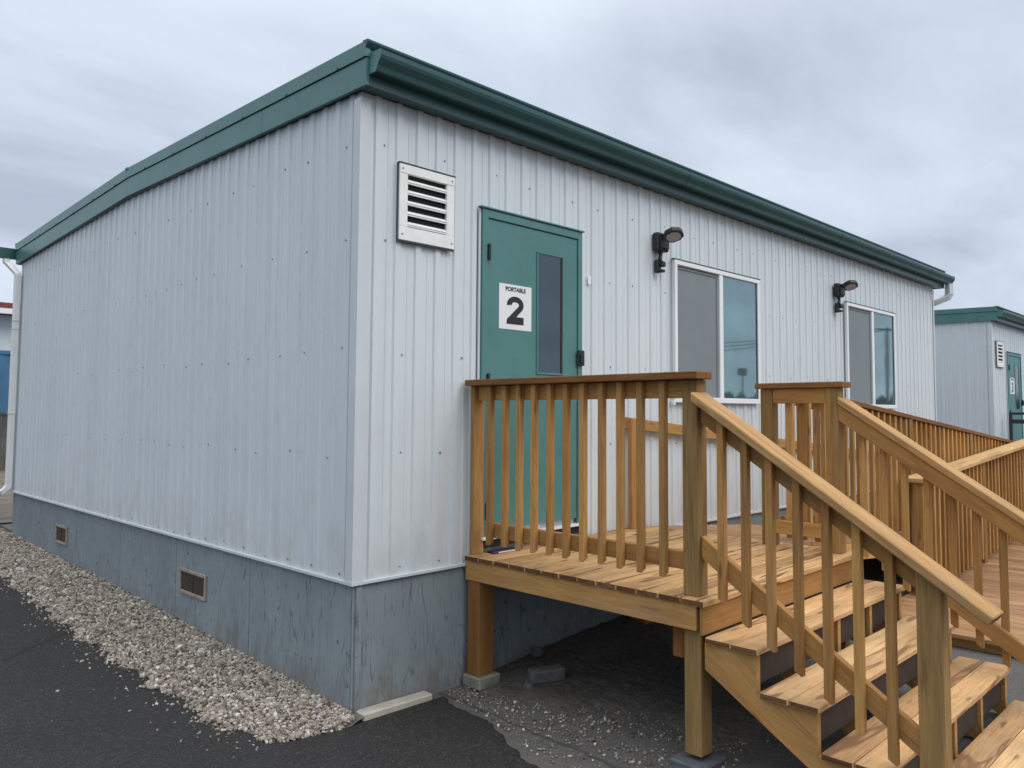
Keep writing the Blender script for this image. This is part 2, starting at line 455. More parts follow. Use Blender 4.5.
# ------------------------------------------------------------------ the ground
def gz(y): return -.75+.02*min(max(y, 0), 25)
m = MB()
ys = [-200, -60, -20, -8, -4, -2, -1, 0, 2, 5, 10, 18, 25, 60, 200]; xs = [-200, -60, -20, -8, -4, -2, 0, 2, 4, 8, 20, 60, 200]
for i in range(len(ys)-1):
    for j in range(len(xs)-1):
        m.poly([(xs[j], ys[i], gz(ys[i])), (xs[j+1], ys[i], gz(ys[i])), (xs[j+1], ys[i+1], gz(ys[i+1])), (xs[j], ys[i+1], gz(ys[i+1]))])
tag(m.build('ground', M['ground']), kind='structure')

rs = np.random.RandomState(3)
def edge_x(y):
    pts = [(-30, -9), (-4, -.35), (-2.2, .12), (-1.19, .33), (-.605, .50), (-.13, .585), (-.10, .59), (-.09, .2), (40, .2)]
    for (a, xa), (b, xb) in zip(pts, pts[1:]):
        if a <= y <= b: return xa+(xb-xa)*(y-a)/(b-a)
    return .2
m = MB()
walk = np.convolve(np.cumsum(rs.normal(0, .012, 400)), np.ones(3)/3, 'same'); walk -= np.convolve(walk, np.ones(61)/61, 'same')
yy = list(np.arange(-30, -4, 1.0))+list(np.arange(-4, -.13, .022))+[-.13, -.10, -.09, 0]+list(np.arange(.5, 25, .5))+[25, 60]
xcol = [-60, -10, -3, -1.2, -.5, 0]
prev = None
for y in yy:
    ex = edge_x(y)+(walk[int((y+4)/.022)+60]*.9+rs.uniform(-.006, .006) if -4 < y < -.14 else 0)
    row = [(ex-.5-(.5-xc if xc < 0 else .5) if False else (xc if xc < ex-.3 else ex), y, gz(y)+.014) for xc in xcol[:-1]]+[(ex-.02, y, gz(y)+.014), (ex+.012, y, gz(y)-.004)]
    if prev:
        for k in range(len(row)-1):
            m.poly([prev[k], prev[k+1], row[k+1], row[k]])
    prev = row
tag(m.build('asphalt_road', M['asphalt']), kind='structure')

# dark soil heaped under the landing
def soil_z(x, y):
    t = min(max((x-.55)/1.9, 0), 1); t = t*t*(3-2*t)
    return -.745+.125*t*math.exp(-max(-y, 0)/.45)+.02*math.exp(-((x-1.6)**2+(y+1)**2)/.8)
m = MB()
nx, ny = 70, 56
P = [[None]*(ny+1) for _ in range(nx+1)]
for i in range(nx+1):
    for j in range(ny+1):
        x = .56+2.5*i/nx; y = .05-2.15*j/ny
        d = min((x-.56-.18*math.sin(y*4)-.5*max(0, .5+y*-1-.1)*.3)/.35, (3.06-x)/.3, (y+2.1+.12*math.sin(x*5))/.45)
        k = min(max(d, -.2), 1)
        P[i][j] = (x, y, soil_z(x, y)*1 - (1-k)*.05+rs.uniform(-.007, .007))
for i in range(nx):
    for j in range(ny):
        m.poly([P[i][j+1], P[i+1][j+1], P[i+1][j], P[i][j]])
tag(m.build('soil_patch', M['soil'], smooth=True), kind='structure')

# ------------------------------------------------------------------ gravel strip: bed and stones
ico_v = []
ph = (1+5**.5)/2
for a, b in ((1, ph), (-1, ph), (1, -ph), (-1, -ph)):
    ico_v += [(0, a, b), (a, b, 0), (b, 0, a)]
ico_v = np.array(ico_v, float); ico_v /= np.linalg.norm(ico_v[0])
ico_f = []
for i in range(12):
    for j in range(i+1, 12):
        for k in range(j+1, 12):
            d = [np.linalg.norm(ico_v[p]-ico_v[q]) for p, q in ((i, j), (j, k), (i, k))]
            if max(d) < 1.06:
                n = np.cross(ico_v[j]-ico_v[i], ico_v[k]-ico_v[i])
                ico_f.append((i, j, k) if n.dot(ico_v[i]) > 0 else (i, k, j))
ico_f = np.array(ico_f)
def stones(name, pos, size, tones):
    n = len(pos)
    vs = np.repeat(ico_v[None], n, 0)*rs.uniform(.72, 1.2, (n, 12, 1))
    vs *= rs.uniform(.65, 1.25, (n, 1, 3))*np.array([1.15, 1, .6])
    q = rs.normal(size=(n, 4)); q[:, 1:3] *= .45; q /= np.linalg.norm(q, axis=1)[:, None]
    w, x, y, z = q.T
    Rm = np.stack([1-2*(y*y+z*z), 2*(x*y-z*w), 2*(x*z+y*w), 2*(x*y+z*w), 1-2*(x*x+z*z), 2*(y*z-x*w), 2*(x*z-y*w), 2*(y*z+x*w), 1-2*(x*x+y*y)], 1).reshape(n, 3, 3)
    vs = np.einsum('nij,nkj->nki', Rm, vs)*size[:, None, None]+pos[:, None, :]
    fs = (ico_f[None]+12*np.arange(n)[:, None, None]).reshape(-1, 3)
    me = bpy.data.meshes.new(name)
    me.vertices.add(n*12); me.vertices.foreach_set('co', vs.astype('f').ravel())
    nf = len(fs)
    me.loops.add(nf*3); me.loops.foreach_set('vertex_index', fs.astype('i').ravel())
    me.polygons.add(nf); me.polygons.foreach_set('loop_start', np.arange(0, nf*3, 3, dtype='i')); me.polygons.foreach_set('loop_total', np.full(nf, 3, 'i'))
    me.update(calc_edges=True); me.validate()
    me.uv_layers.new(name='UVMap')
    t = me.uv_layers.new(name='tone'); t.data.foreach_set('uv', np.repeat(np.stack([tones, tones], 1), 60, 0).astype('f').ravel())
    me.materials.append(M['pebble'])
    return link(name, me)
GB = [(-.10, -.06), (-.06, -.26), (-.035, -.40), (.03, -.47), (.35, -.53), (.6, -.55), (1.1, -.56), (2.6, -.58), (5.3, -.50), (7.6, -.52), (9.5, -.9), (14, -1.6)]
def gx(y):
    for (a, xa), (b, xb) in zip(GB, GB[1:]):
        if a <= y <= b: return xa+(xb-xa)*(y-a)/(b-a)
    return -.05
def bedz(x, y):
    b = gx(y); t = min(max((x-b)/(abs(b)+.001), 0), 1)
    return gz(y)+.012+.075*(1-(1-t)**2)*min(1, .35+max(y, 0)/6)
m = MB()
prev = None
for y in [-.1, -.06, -.035, 0, .1, .3, .6, 1.1, 1.8, 2.6, 3.5, 4.4, 5.3, 6.4, 7.4]:
    b = gx(y); row = [(b*(1-k/5)+.03*k/5, y, bedz(b*(1-k/5), y)) for k in range(6)]
    if prev:
        for k in range(5): m.poly([prev[k], prev[k+1], row[k+1], row[k]])
    prev = row
tag(m.build('gravel_bed', M['bed']), kind='structure')
N = 36000
yv = rs.uniform(0, 1, N*3)**1.25*8.6-.09
xv = -rs.uniform(-.01, .9, N*3)
bx = np.array([gx(y) for y in yv])
wob = .03*np.sin(yv*9)+.02*np.sin(yv*27+2)
ok = (xv > bx+wob-np.abs(rs.normal(0, .018, N*3)))
ok &= ~((yv < -.0) & (xv > -.03))
xv, yv = xv[ok][:N], yv[ok][:N]
zv = np.array([bedz(x, y) for x, y in zip(xv, yv)])+rs.uniform(-.002, .014, len(xv))
far = np.clip(yv/8, 0, 1)
sz_ = rs.lognormal(math.log(.0090), .36, len(xv)).clip(.005, .028)*(1+.35*far)
ne = 420
ye_ = rs.uniform(-.05, 6, ne); xe_ = np.array([gx(y) for y in ye_])-np.abs(rs.exponential(.07, ne))-.02
ze_ = np.array([gz(y) for y in ye_])+.017
xv, yv, zv, sz_ = np.r_[xv, xe_], np.r_[yv, ye_], np.r_[zv, ze_], np.r_[sz_, rs.lognormal(math.log(.0055), .4, ne).clip(.002, .014)]
tag(stones('gravel', np.stack([xv, yv, zv], 1), sz_, np.clip(rs.normal(.45, .28, len(xv)), 0, 1)), 'strip of crushed beige limestone gravel along the gable wall', 'gravel', kind='stuff')
# loose stones on the soil and beside the old asphalt edge
n = 3600
xs_ = .62+rs.beta(1.1, 1.7, n)*2.1; ys_ = -rs.uniform(.02, 1.9, n)
keep = rs.uniform(0, 1, n) < np.clip(1.15-(xs_-.6)*.55, .12, 1)*np.clip(1.25-np.abs(ys_+.55)*.55, .15, 1)
xs_, ys_ = xs_[keep], ys_[keep]
zs_ = np.array([max(soil_z(x, y)-.02 if x > .8 else -.748, -.748) for x, y in zip(xs_, ys_)])+.004
extra = 260
ex_y = -rs.uniform(.08, 1.6, extra); ex_x = np.array([edge_x(y) for y in ex_y])+np.abs(rs.normal(0, .16, extra))+.02
xs_ = np.r_[xs_, ex_x]; ys_ = np.r_[ys_, ex_y]; zs_ = np.r_[zs_, np.full(extra, -.744)]
tag(stones('scattered_pebbles', np.stack([xs_, ys_, zs_], 1), rs.lognormal(math.log(.0052), .5, len(xs_)).clip(.002, .012), np.clip(rs.normal(.40, .27, len(xs_)), 0, 1)),
    'loose pale pebbles scattered over the dark soil beneath the landing', 'pebbles', kind='stuff')

# ------------------------------------------------------------------ portable buildings
H = 2.81
RIB = [(0, 0), (.009, .0125), (.046, .0125), (.055, 0), (.098, 0), (.101, .0035), (.107, .0035), (.110, 0)]
def siding_sheet(o, ud, nd, L, ztop, phase, screws=True, z0=.0, dk=1):
    m = MB(); o, ud, nd = V(o), V(ud), V(nd)
    pr = []
    k = -1
    while k*.15+phase < L+.15:
        for a, d in RIB:
            u = k*.15+phase+a
            if 0 < u < L: pr.append((u, d))
        k += 1
    pr = [(0, 0)]+pr+[(L, 0)]
    for (u0, d0), (u1, d1) in zip(pr, pr[1:]):
        a = o+ud*u0+nd*(d0*dk); b = o+ud*u1+nd*(d1*dk)
        q = [a+V((0, 0, z0)), b+V((0, 0, z0)), b+V((0, 0, ztop(u1))), a+V((0, 0, ztop(u0)))]
        if (q[1]-q[0]).cross(q[2]-q[0]).dot(nd) < 0: q = q[::-1]
        m.poly(q)
    if screws:
        for zr in (.04, .712, 1.33, 1.98, 2.56):
            u = phase+.083+rnd.choice((0, .15))
            while u < L-.1:
                z = zr+rnd.uniform(-.02, .02)
                c = o+ud*(u+rnd.uniform(-.012, .012))+nd*.0045
                r = rnd.uniform(.005, .0078)
                R = [c+ud*(r*math.cos(a))+V((0, 0, r*math.sin(a)+z)) for a in [k*math.pi/3 for k in range(6)]]
                m.faces(R+[q-nd*.006 for q in R], [[0, 1, 2, 3, 4, 5], [0, 1, 7, 6], [1, 2, 8, 7], [2, 3, 9, 8], [3, 4, 10, 9], [4, 5, 11, 10], [5, 0, 6, 11]], m=1)
                u += rnd.choice((.30, .45, .45)) if zr > .1 else .30
    return m

def text_mesh(body, size, bold, name, mat, parent, M4):
    cu = bpy.data.curves.new('lettering', 'FONT'); cu.body = body; cu.size = size; cu.offset = bold
    cu.align_x = 'CENTER'; cu.extrude = .0012; cu.resolution_u = 6
    o = bpy.data.objects.new('lettering', cu); COL.objects.link(o)
    dg = bpy.context.evaluated_depsgraph_get()
    me = bpy.data.meshes.new_from_object(o.evaluated_get(dg))
    bpy.data.objects.remove(o); bpy.data.curves.remove(cu)
    me.transform(M4); me.materials.clear(); me.materials.append(mat)
    return link(name, me, parent)

def two_poly(cx, y, cz, w, h, name, mat, parent):
    """heavy figure 2 drawn as a stroke"""
    t = .27*h
    pts = []
    cx0, cz0 = 0, .5*h-.30*h
    R = .36*w+0
    outer, inner = [], []
    ro = w*.5; ri = ro-t*.86
    rzo = .30*h; rzi = rzo-t*.75
    for k in range(13):
        a = math.radians(188-k*(188+38)/12)
        outer.append((ro*math.cos(a), cz0+rzo*math.sin(a)))
        inner.append((ri*math.cos(a), cz0+rzi*math.sin(a)))
    outer += [(-.02*w, -.5*h+t*.92), (.5*w, -.5*h+t*.92)][:0]
    oz = [(.06*w, -.5*h+t), (.5*w, -.5*h+t), (.5*w, -.5*h), (-.52*w, -.5*h), (-.50*w, -.5*h+t*.6)]
    ring = outer+oz+inner[::-1]
    m = MB()
    # quads along the stroke keep it clean
    def q(p): return (cx+p[0], y, cz+p[1])
    L = outer+[oz[0]]
    I = inner+[oz[4]]
    for k in range(len(L)-1):
        m.poly([q(L[k]), q(I[k]), q(I[k+1]), q(L[k+1])])
    m.poly([q(oz[4]), q(oz[3]), q(oz[2]), q(oz[1]), q(oz[0])])
    # make it a thin raised layer
    for k in range(len(ring)):
        a, b = ring[k], ring[(k+1) % len(ring)]
        m.poly([q(a), q(b), (cx+b[0], y+.002, cz+b[1]), (cx+a[0], y+.002, cz+a[1])])
    o = m.build(name, mat, parent)
    return o

def louvre(X0, X1, Z0, Z1, par, oy):
    fr = MB(); b = .062; yf = oy-.042; yb = oy-.018
    fr.box((X0, yf, Z1-b*.95), (X1, yb, Z1)); fr.box((X0, yf, Z0), (X1, yb, Z0+b*1.35))
    fr.box((X0, yf+.0015, Z0+b*1.35), (X0+b, yb, Z1-b*.95)); fr.box((X1-b, yf+.0015, Z0+b*1.35), (X1, yb, Z1-b*.95))
    vent = fr.build('wall_vent', M['ventwhite'], par)
    k = MB(); k.box((X0+.03, oy-.0175, Z0+.03), (X1-.03, oy-.0165, Z1-.03), .0003); k.build('duct_opening', M['darkvoid'], vent)
    zt, zb_ = Z1-b*.95, Z0+b*1.35
    nS = 5; p_ = (zt-zb_)/nS
    for i in range(nS):
        z = zt-p_*i
        s = MB()
        zf = z-p_*.80
        s.board((X0+b-.004, oy-.0305, zf+.0135), (X1-b+.004, oy-.0305, zf+.0135), .030, .003, V((0, .72, .69)), .0008)
        s.board((X0+b-.004, yf+.006, zf), (X1-b+.004, yf+.006, zf), .016, .004, V((0, 0, 1)), .001)
        s.build('slat', M['ventwhite'], vent)
    for x in (X0+.022, X1-.022):
        for z in (Z0+.035, Z1-.03):
            sc = MB(); sc.tube([(x, yf-.003, z), (x, yf+.002, z)], .006, 8); sc.build('screw_head', M['screw'], vent)
    dr = MB(); dr.box((X0-.006, yf-.004, Z1+.001), (X1+.006, yb, Z1+.007), .001)
    dr.box((X0-.006, yf+.008, Z0-.01), (X1+.004, yb, Z0-.001), .001)
    dr.box((X0-.006, yf+.010, Z0-.01), (X0-.0005, yb, Z1+.001), .001)
    dr.build('caulk_line', M['sealant'], vent)

def door_set(x0, par, oy, ground_z):
    """steel door in its frame; x0 is the outer edge of the hinge jamb"""
    f = MB(); yf = oy-.045; yb = oy-.017
    a, b = x0, x0+.99
    f.box((a, yf, .165), (a+.052, yb, 2.318)); f.box((b-.046, yf, .165), (b, yb, 2.318)); f.box((a+.052, yf, 2.262), (b-.046, yb, 2.318))
    fo = f.build('door_frame', M['door'], par)
    d = MB(); d.box((a-.022, oy-.056, 2.3205), (b+.014, yb, 2.331), .001); d.build('drip_cap', M['green'], fo)
    d = MB(); d.box((a-.018, oy-.030, .165), (a-.0025, yb, 2.3185), .001); d.box((b+.0025, oy-.030, .165), (b+.014, yb, 2.3185), .001); d.build('jamb_trim', M['trim'], fo)
    l = MB(); l.box((a+.055, oy-.034, .200), (b-.049, oy-.0175, 2.258), .002)
    leaf = l.build('door', M['door'], par)
    r = MB()
    X0, X1, Z0, Z1 = x0+.527, x0+.777, 1.25, 2.095
    yy0, yy1 = oy-.042, oy-.0345
    w = .014
    r.box((X0-w, yy0, Z1), (X1+w, yy1, Z1+w), .002); r.box((X0-w, yy0, Z0-w), (X1+w, yy1, Z0), .002)
    r.box((X0-w, yy0, Z0), (X0, yy1, Z1), .002); r.box((X1, yy0, Z0), (X1+w, yy1, Z1), .002)
    r.build('window_stop', M['door'], leaf)
    r = MB(); r.box((X1-.020, oy-.0405, Z0), (X1-.0005, oy-.0378, Z1-.001), .0005); r.build('stop_shadow_strip', M['rubber'], leaf)  # dark strip standing in for the shadow cast by the window stop
    r = MB(); r.box((X0, oy-.0375, Z0), (X1, oy-.0345, Z1), .0005); r.build('window_pane', M['doorglass'], leaf)
    for z in (2.03, 1.17, .33):
        h = MB(); h.tube([(a+.053, oy-.054, z-.055), (a+.053, oy-.054, z+.055)], .010, 10); h.box((a+.040, oy-.0475, z-.05), (a+.066, oy-.0455, z+.05), .001)
        h.build('hinge', M['black'], leaf)
    h = MB(); h.box((b-.062, oy-.066, 1.315), (b+.006, oy-.0457, 1.43), .006)
    h.box((b-.050, oy-.078, 1.335), (b-.012, oy-.0665, 1.40), .004)
    h.build('handle', M['black'], leaf)
    t = MB(); t.box((a-.01, oy-.085, .148), (b+.01, oy-.017, .1635), .002)
    t.build('threshold', M['aluminium'], par)
    t = MB(); t.box((a+.02, oy-.06, .095), (b+.03, oy-.017, .147), .002); t.build('threshold_seal', M['rubber'], par)
    return leaf

def window(X0, X1, Z0, Z1, par, oy):
    f = MB(); yf = oy-.052; yb = oy-.017; w = .042
    f.box((X0, yf, Z1-w), (X1, yb, Z1), .004); f.box((X0, yf, Z0), (X1, yb, Z0+w*1.15), .004)
    f.box((X0, yf, Z0+w*1.15), (X0+w, yb, Z1-w), .004); f.box((X1-w, yf, Z0+w*1.15), (X1, yb, Z1-w), .004)
    xm = X0+(X1-X0)*.502
    f.box((xm-.012, yf+.004, Z0+w*1.15), (xm+.05, yb, Z1-w), .004)
    wo = f.build('window', M['vinyl'], par)
    s = MB(); s.box((X0+w, oy-.026, Z0+w*1.15), (xm-.012, oy-.022, Z1-w), .0005); s.build('insect_screen', M['screen'], wo)
    s = MB(); ww = .012
    s.box((X0+w, oy-.034, Z1-w-.03), (xm-.012, oy-.0265, Z1-w-.018), .001)
    s.box((X0+w, oy-.034, Z0+w*1.15), (X0+w+ww, oy-.0265, Z1-w-.03), .001); s.box((xm-.012-.03, oy-.034, Z0+w*1.15), (xm-.012, oy-.0265, Z1-w-.03), .001)
    s.build('screen_frame', M['screen'], wo)
    s = MB(); s.box((xm+.05, oy-.034, Z0+w*1.15), (X1-w, oy-.030, Z1-w), .0005); s.build('window_pane', M['glass'], wo)
    s = MB()
    s.box((xm+.05, oy-.040, Z0+w*1.15), (xm+.056, oy-.0345, Z1-w), .0008); s.build('pane_gasket', M['sealant'], wo); s = MB(); s.box((X1-w-.006, oy-.040, Z0+w*1.15), (X1-w, oy-.0345, Z1-w), .0008)
    s.build('pane_gasket', M['sealant'], wo)
    s = MB(); s.box((X0-.012, oy-.055, Z1+.001), (X1+.012, yb, Z1+.008), .001); s.build('drip_cap', M['sealant'], wo)
    return wo

def portable(ox, oy, LX, LY, label, group, detail=True):
    root = thing('portable_building', (ox+LX/2, oy+LY/2, -.75), label, 'building', group)
    DR = .065 if detail else 0
    def ridge(y): t = 1-abs(y-LY/2)/(LY/2); return .07*t-(DR*(1-t) if y > LY/2 else 0)
    topz = lambda u: H+.03+ridge(u)
    st = siding_sheet((ox, oy, 0), (1, 0, 0), (0, -1, 0), LX, lambda u: H+.03, .14-.056, detail)
    st.build('front_siding', [M['siding'], M['screw']], root)
    sg = siding_sheet((ox, oy, 0), (0, 1, 0), (-1, 0, 0), LY, topz, .07, detail, dk=.85)
    sg.build('gable_siding', [M['siding'], M['screw']], root)
    b = MB()   # the other two walls
    q = [(ox+LX, oy, 0), (ox+LX, oy+LY, 0), (ox+LX, oy+LY, H), (ox+LX, oy+LY/2, H+.07), (ox+LX, oy, H)]
    b.poly(q); b.poly([(ox+LX, oy+LY, 0), (ox, oy+LY, 0), (ox, oy+LY, H), (ox+LX, oy+LY, H)])
    b.build('rear_siding', M['siding'], root)
    # corner trim and base flashing
    t = MB()
    t.extrude([(-.0195, -.0195), (.052, -.0195), (.052, -.0165), (-.0165, -.0165), (-.0165, .052), (-.0195, .052)], -.004, H-.01, lambda z, a, b: (ox+a, oy+b, z))
    t.build('corner_trim', M['trim'], root)
    t = MB()
    t.box((ox+LX-.04, oy-.0195, -.004), (ox+LX+.004, oy-.0165, H-.01), .0008)
    t.build('corner_trim', M['trim'], root)
    t = MB()
    t.box((ox+.053, oy-.024, -.006), (ox+LX, oy+.001, .013), .002); t.box((ox-.0235, oy+.053, -.006), (ox+.001, oy+LY, .013), .002)
    t.box((ox-.022, oy-.0225, -.006), (ox+.0525, oy-.020, .016), .0008); t.box((ox-.0225, oy-.0195, -.006), (ox-.020, oy+.0525, .016), .0008)
    t.build('base_flashing', M['trim'], root)
    # plywood skirting, one sheet every 1.22 m
    for (nm, ln, fr) in (('front_skirting', LX, lambda u, d, z: (ox+u, oy+d, z)), ('gable_skirting', LY, lambda u, d, z: (ox+d, oy+u, z))):
        s = MB()
        u = 0.0 if nm[0] == 'f' else .016
        first = True
        while u < ln-.01:
            e = min(ln, (1.195 if first and nm[0] == 'f' else 1.255 if first else u+1.235)); first = False
            p0, p1 = fr(u+.0015, .004, -1.0), fr(e-.0015, .015, -.0065)
            s.board(fr((u+e)/2, .0095, -1.0), fr((u+e)/2, .0095, -.0065), e-u-.007, .011, V(fr(1, 0, 0))-V(fr(0, 0, 0)), .001)
            u = e
        s.build(nm, M['skirt'], root)
    s = MB(); s.box((ox+.016, oy-.012, -.90), (ox+.055, oy+.0035, -.02), .002); s.build('skirting_corner_board', M['skirt'], root)
    k = MB(); k.box((ox+.016, oy+.0155, -1.0), (ox+LX-.02, oy+.018, -.02), .0005); k.box((ox+.0155, oy+.03, -1.0), (ox+.018, oy+LY-.02, -.02), .0005)
    k.build('crawlspace_lining', M['darkvoid'], root)
    # roof: a shallow gable with flashed edges
    yb, yr, ye = oy-.115, oy+LY/2, oy+LY+.115
    r = MB()
    xa, xb = ox-.045, ox+LX+.16
    def roofz(y, z): t = 1-abs(y-yr)/(LY/2+.115); return z+.07*t-(DR*(1-t) if y > yr else 0)
    r.poly([(xa, yb, 3.075), (xb, yb, 3.075), (xb, yr, 3.145), (xa, yr, 3.145)]); r.poly([(xa, yr, 3.145), (xb, yr, 3.145), (xb, ye, 3.075-DR), (xa, ye, 3.075-DR)])
    r.build('roof', M['roofing'], root)
    k = MB(); k.poly([(xa, yb, 2.846), (xa, yr, 2.9), (xb, yr, 2.9), (xb, yb, 2.846)]); k.poly([(xa, yr, 2.9), (xa, ye, 2.846-DR), (xb, ye, 2.846-DR), (xb, yr, 2.9)]); k.build('soffit', M['gutter'], root)
    for end, (xo, xi) in (('l', (ox-.052, ox-.030)), ('r', (xb+.006, xb-.016))):
        for (ya, yc, first) in ((yb-.004, oy+1.14, 1), (oy+1.144, yr, 0), (yr+.003, ye+.004, 0)):
            f = MB()
            za, zb2 = roofz(ya, 2.834), roofz(yc, 2.834)
            for (dz0, dz1, xo2) in ((0, .158, xo),):
                vs = [(xo2, ya, za+dz0), (xo2, yc, zb2+dz0), (xo2, yc, zb2+dz1), (xo2, ya, za+dz1), (xi, ya, za+dz0), (xi, yc, zb2+dz0), (xi, yc, zb2+dz1), (xi, ya, za+dz1)]
                f.faces(vs, [[0, 1, 2, 3], [4, 7, 6, 5], [0, 4, 5, 1], [3, 2, 6, 7], [0, 3, 7, 4], [1, 5, 6, 2]])
            # lapped joint edge
            f.build('gable_fascia', M['green'], root)
        for (ya, yc) in ((yb-.010, yr-.002), (yr+.002, ye+.01)):
            f = MB()
            za, zb2 = roofz(ya, 2.834), roofz(yc, 2.834)
            xo3 = xo-.009 if end == 'l' else xo+.009
            vs = [(xo3, ya, za+.164), (xo3, yc, zb2+.164), (xo3, yc, zb2+.252), (xo3, ya, za+.252), (xi, ya, za+.164), (xi, yc, zb2+.164), (xi, yc, zb2+.252), (xi, ya, za+.252)]
            f.faces(vs, [[0, 1, 2, 3], [4, 7, 6, 5], [0, 4, 5, 1], [3, 2, 6, 7], [0, 3, 7, 4], [1, 5, 6, 2]])
            if end == 'l' and detail:
                y = ya+.3
                while y < yc-.1:
                    z = roofz(y, 2.834)+.172
                    f.box((xo3-.006, y-.006, z-.006), (xo3, y+.006, z+.006), .001)
                    y += .62
            f.build('roof_edge_flashing', M['green'], root)
    f = MB(); f.box((ox-.068, yr-.03, 3.142), (ox+.25, yr+.03, 3.162), .003); f.build('ridge_cap', M['green'], root)
    for (side, y0, sg_) in (('front', oy, -1), ('rear', oy+LY, 1)):
        f = MB(); Y = y0+sg_*.115
        dz = DR if side == 'rear' else 0
        fr = lambda x, a, z: (x, Y+sg_*a, z-dz)
        f.extrude([(.0, 2.835), (.006, 2.833), (.006, 3.078), (.0, 3.078)], ox-.030, xb-.02, fr)
        f.extrude([(-.09, 2.838), (.0055, 2.831), (.0055, 2.8325), (-.09, 2.8395)], ox-.030, xb-.02, fr)
        f.build('eave_fascia', M['gutter'], root)
        f = MB(); f.extrude([(.007, 3.05), (.012, 3.045), (.030, 3.078), (.030, 3.090), (-.02, 3.094), (-.02, 3.082), (.006, 3.08)], ox-.062, xb, fr); f.build('eave_flashing', M['gutter'], root)
        f = MB()
        prof = [(.008, 2.898), (.070, 2.898), (.078, 2.903), (.086, 2.93), (.112, 2.965), (.118, 2.985), (.118, 3.012), (.108, 3.016), (.108, 3.006), (.112, 3.003), (.111, 2.985), (.104, 2.966), (.079, 2.934), (.068, 2.905), (.012, 2.905), (.012, 3.025), (.008, 3.025)]
        g0, g1 = (ox-.03, ox+LX+.30) if side == 'front' else (ox-.62, ox+LX+.1)
        f.extrude(prof, g0, g1, fr)
        gut = f.build('gutter', M['gutter'], root)
        f = MB()
        sp_ = [(.007, 2.8955), (.0715, 2.8955), (.0805, 2.901), (.0885, 2.929), (.1145, 2.964), (.1205, 2.985), (.1205, 3.013), (.115, 3.013), (.115, 2.986), (.110, 2.966), (.084, 2.93), (.076, 2.902), (.07, 2.899), (.007, 2.899)]
        for xs in (3.06, 6.12, 9.1) if side == 'front' else ():
            f = MB(); f.extrude(sp_, ox+xs, ox+xs+.07, fr); f.build('gutter_joint', M['gutter'], gut)
        f = MB(); cp = [(.006, 2.896), (.072, 2.896), (.088, 2.93), (.114, 2.965), (.120, 3.014), (.006, 3.022)]
        f.extrude(cp, g0-.004, g0-.0005, fr); f.build('end_cap', M['green'], gut)
        f = MB(); f.extrude(cp, g1+.0005, g1+.004, fr); f.build('end_cap', M['green'], gut)
    # downspouts
    d = MB(); x = ox+LX+.20; y = oy-.175
    d.recttube([(x, y, 2.897), (x, y, 2.74), (x-.015, y+.03, 2.69), (ox+LX+.06, oy+.09, 2.58), (ox+LX+.055, oy+.10, 2.54), (ox+LX+.055, oy+.10, -.55)], .10, .085, (0.5, .866, 0))
    d.build('downspout', M['trim'], root)
    if detail:
        d = MB(); x = ox-.055; y = oy+LY-.02
        d.recttube([(ox-.14, oy+LY+.17, 2.832), (ox-.14, oy+LY+.17, 2.79), (ox-.125, oy+LY+.13, 2.77), (x-.004, y+.01, 2.64), (x, y, 2.60), (x, y, .09), (x-.006, y, .06), (x-.045, y, .015), (x-.075, y, -.005)], .085, .062, (0, 1, 0))
        dn = d.build('downspout', M['white'], root)
        for z in (2.05, 1.95, .93):
            d = MB(); d.box((x-.036, y-.048, z), (x+.034, y+.048, z+.012), .001); d.build('downspout_strap', M['trim'], dn)
    return root

def px_at(X, d): return X-d*(X+2.4975)/3.937
def pz_at(Z, d): return .972+(Z-.972)*(1-d/3.937)
main = portable(0, 0, 9.8, 7.43, 'grey ribbed metal portable classroom with door marked 2, behind the wooden landing', 'portable classrooms')
louvre(px_at(.273, .04), px_at(.70, .04), pz_at(2.012, .04), pz_at(2.484, .04), main, 0)
leaf = door_set(px_at(.939, .04), main, 0, 0)
for (xa, xb, za, zb) in ((3.157, 4.641, 1.058, 2.309), (6.737, 8.287, 1.030, 2.307)):
    window(px_at(xa, .05), px_at(xb, .05), pz_at(za, .05), pz_at(zb, .05), main, 0)
m = MB(); m.box((1.985, -.0215, 1.945), (2.018, -.0185, 2.01), .0005); m.build('notice_sticker', M['vinyl'], main)
m = MB(); m.box((3.065, -.05, 1.035), (3.090, -.019, 1.075), .003); m.build('cable_clip', M['white'], main)
# skirting vents in the gable
for (ya, yc, za, zb) in ((1.92, 2.39, -.405, -.222), (5.24, 5.62, -.392, -.207)):
    f = MB(); w = .022
    f.box((-.012, ya, zb-w), (.0035, yc, zb), .002); f.box((-.012, ya, za), (.0035, yc, za+w), .002)
    f.box((-.012, ya, za+w), (.0035, ya+w, zb-w), .002); f.box((-.012, yc-w, za+w), (.0035, yc, zb-w), .002)
    fo = f.build('skirting_vent', M['tanframe'], main)
    f = MB(); f.box((-.002, ya+w, za+w), (.003, yc-w, zb-w), .0005); f.box((-.006, (ya+yc)/2-.006, za+w), (-.0025, (ya+yc)/2+.006, zb-w), .001)
    f.build('vent_screen', M['rust'], fo)

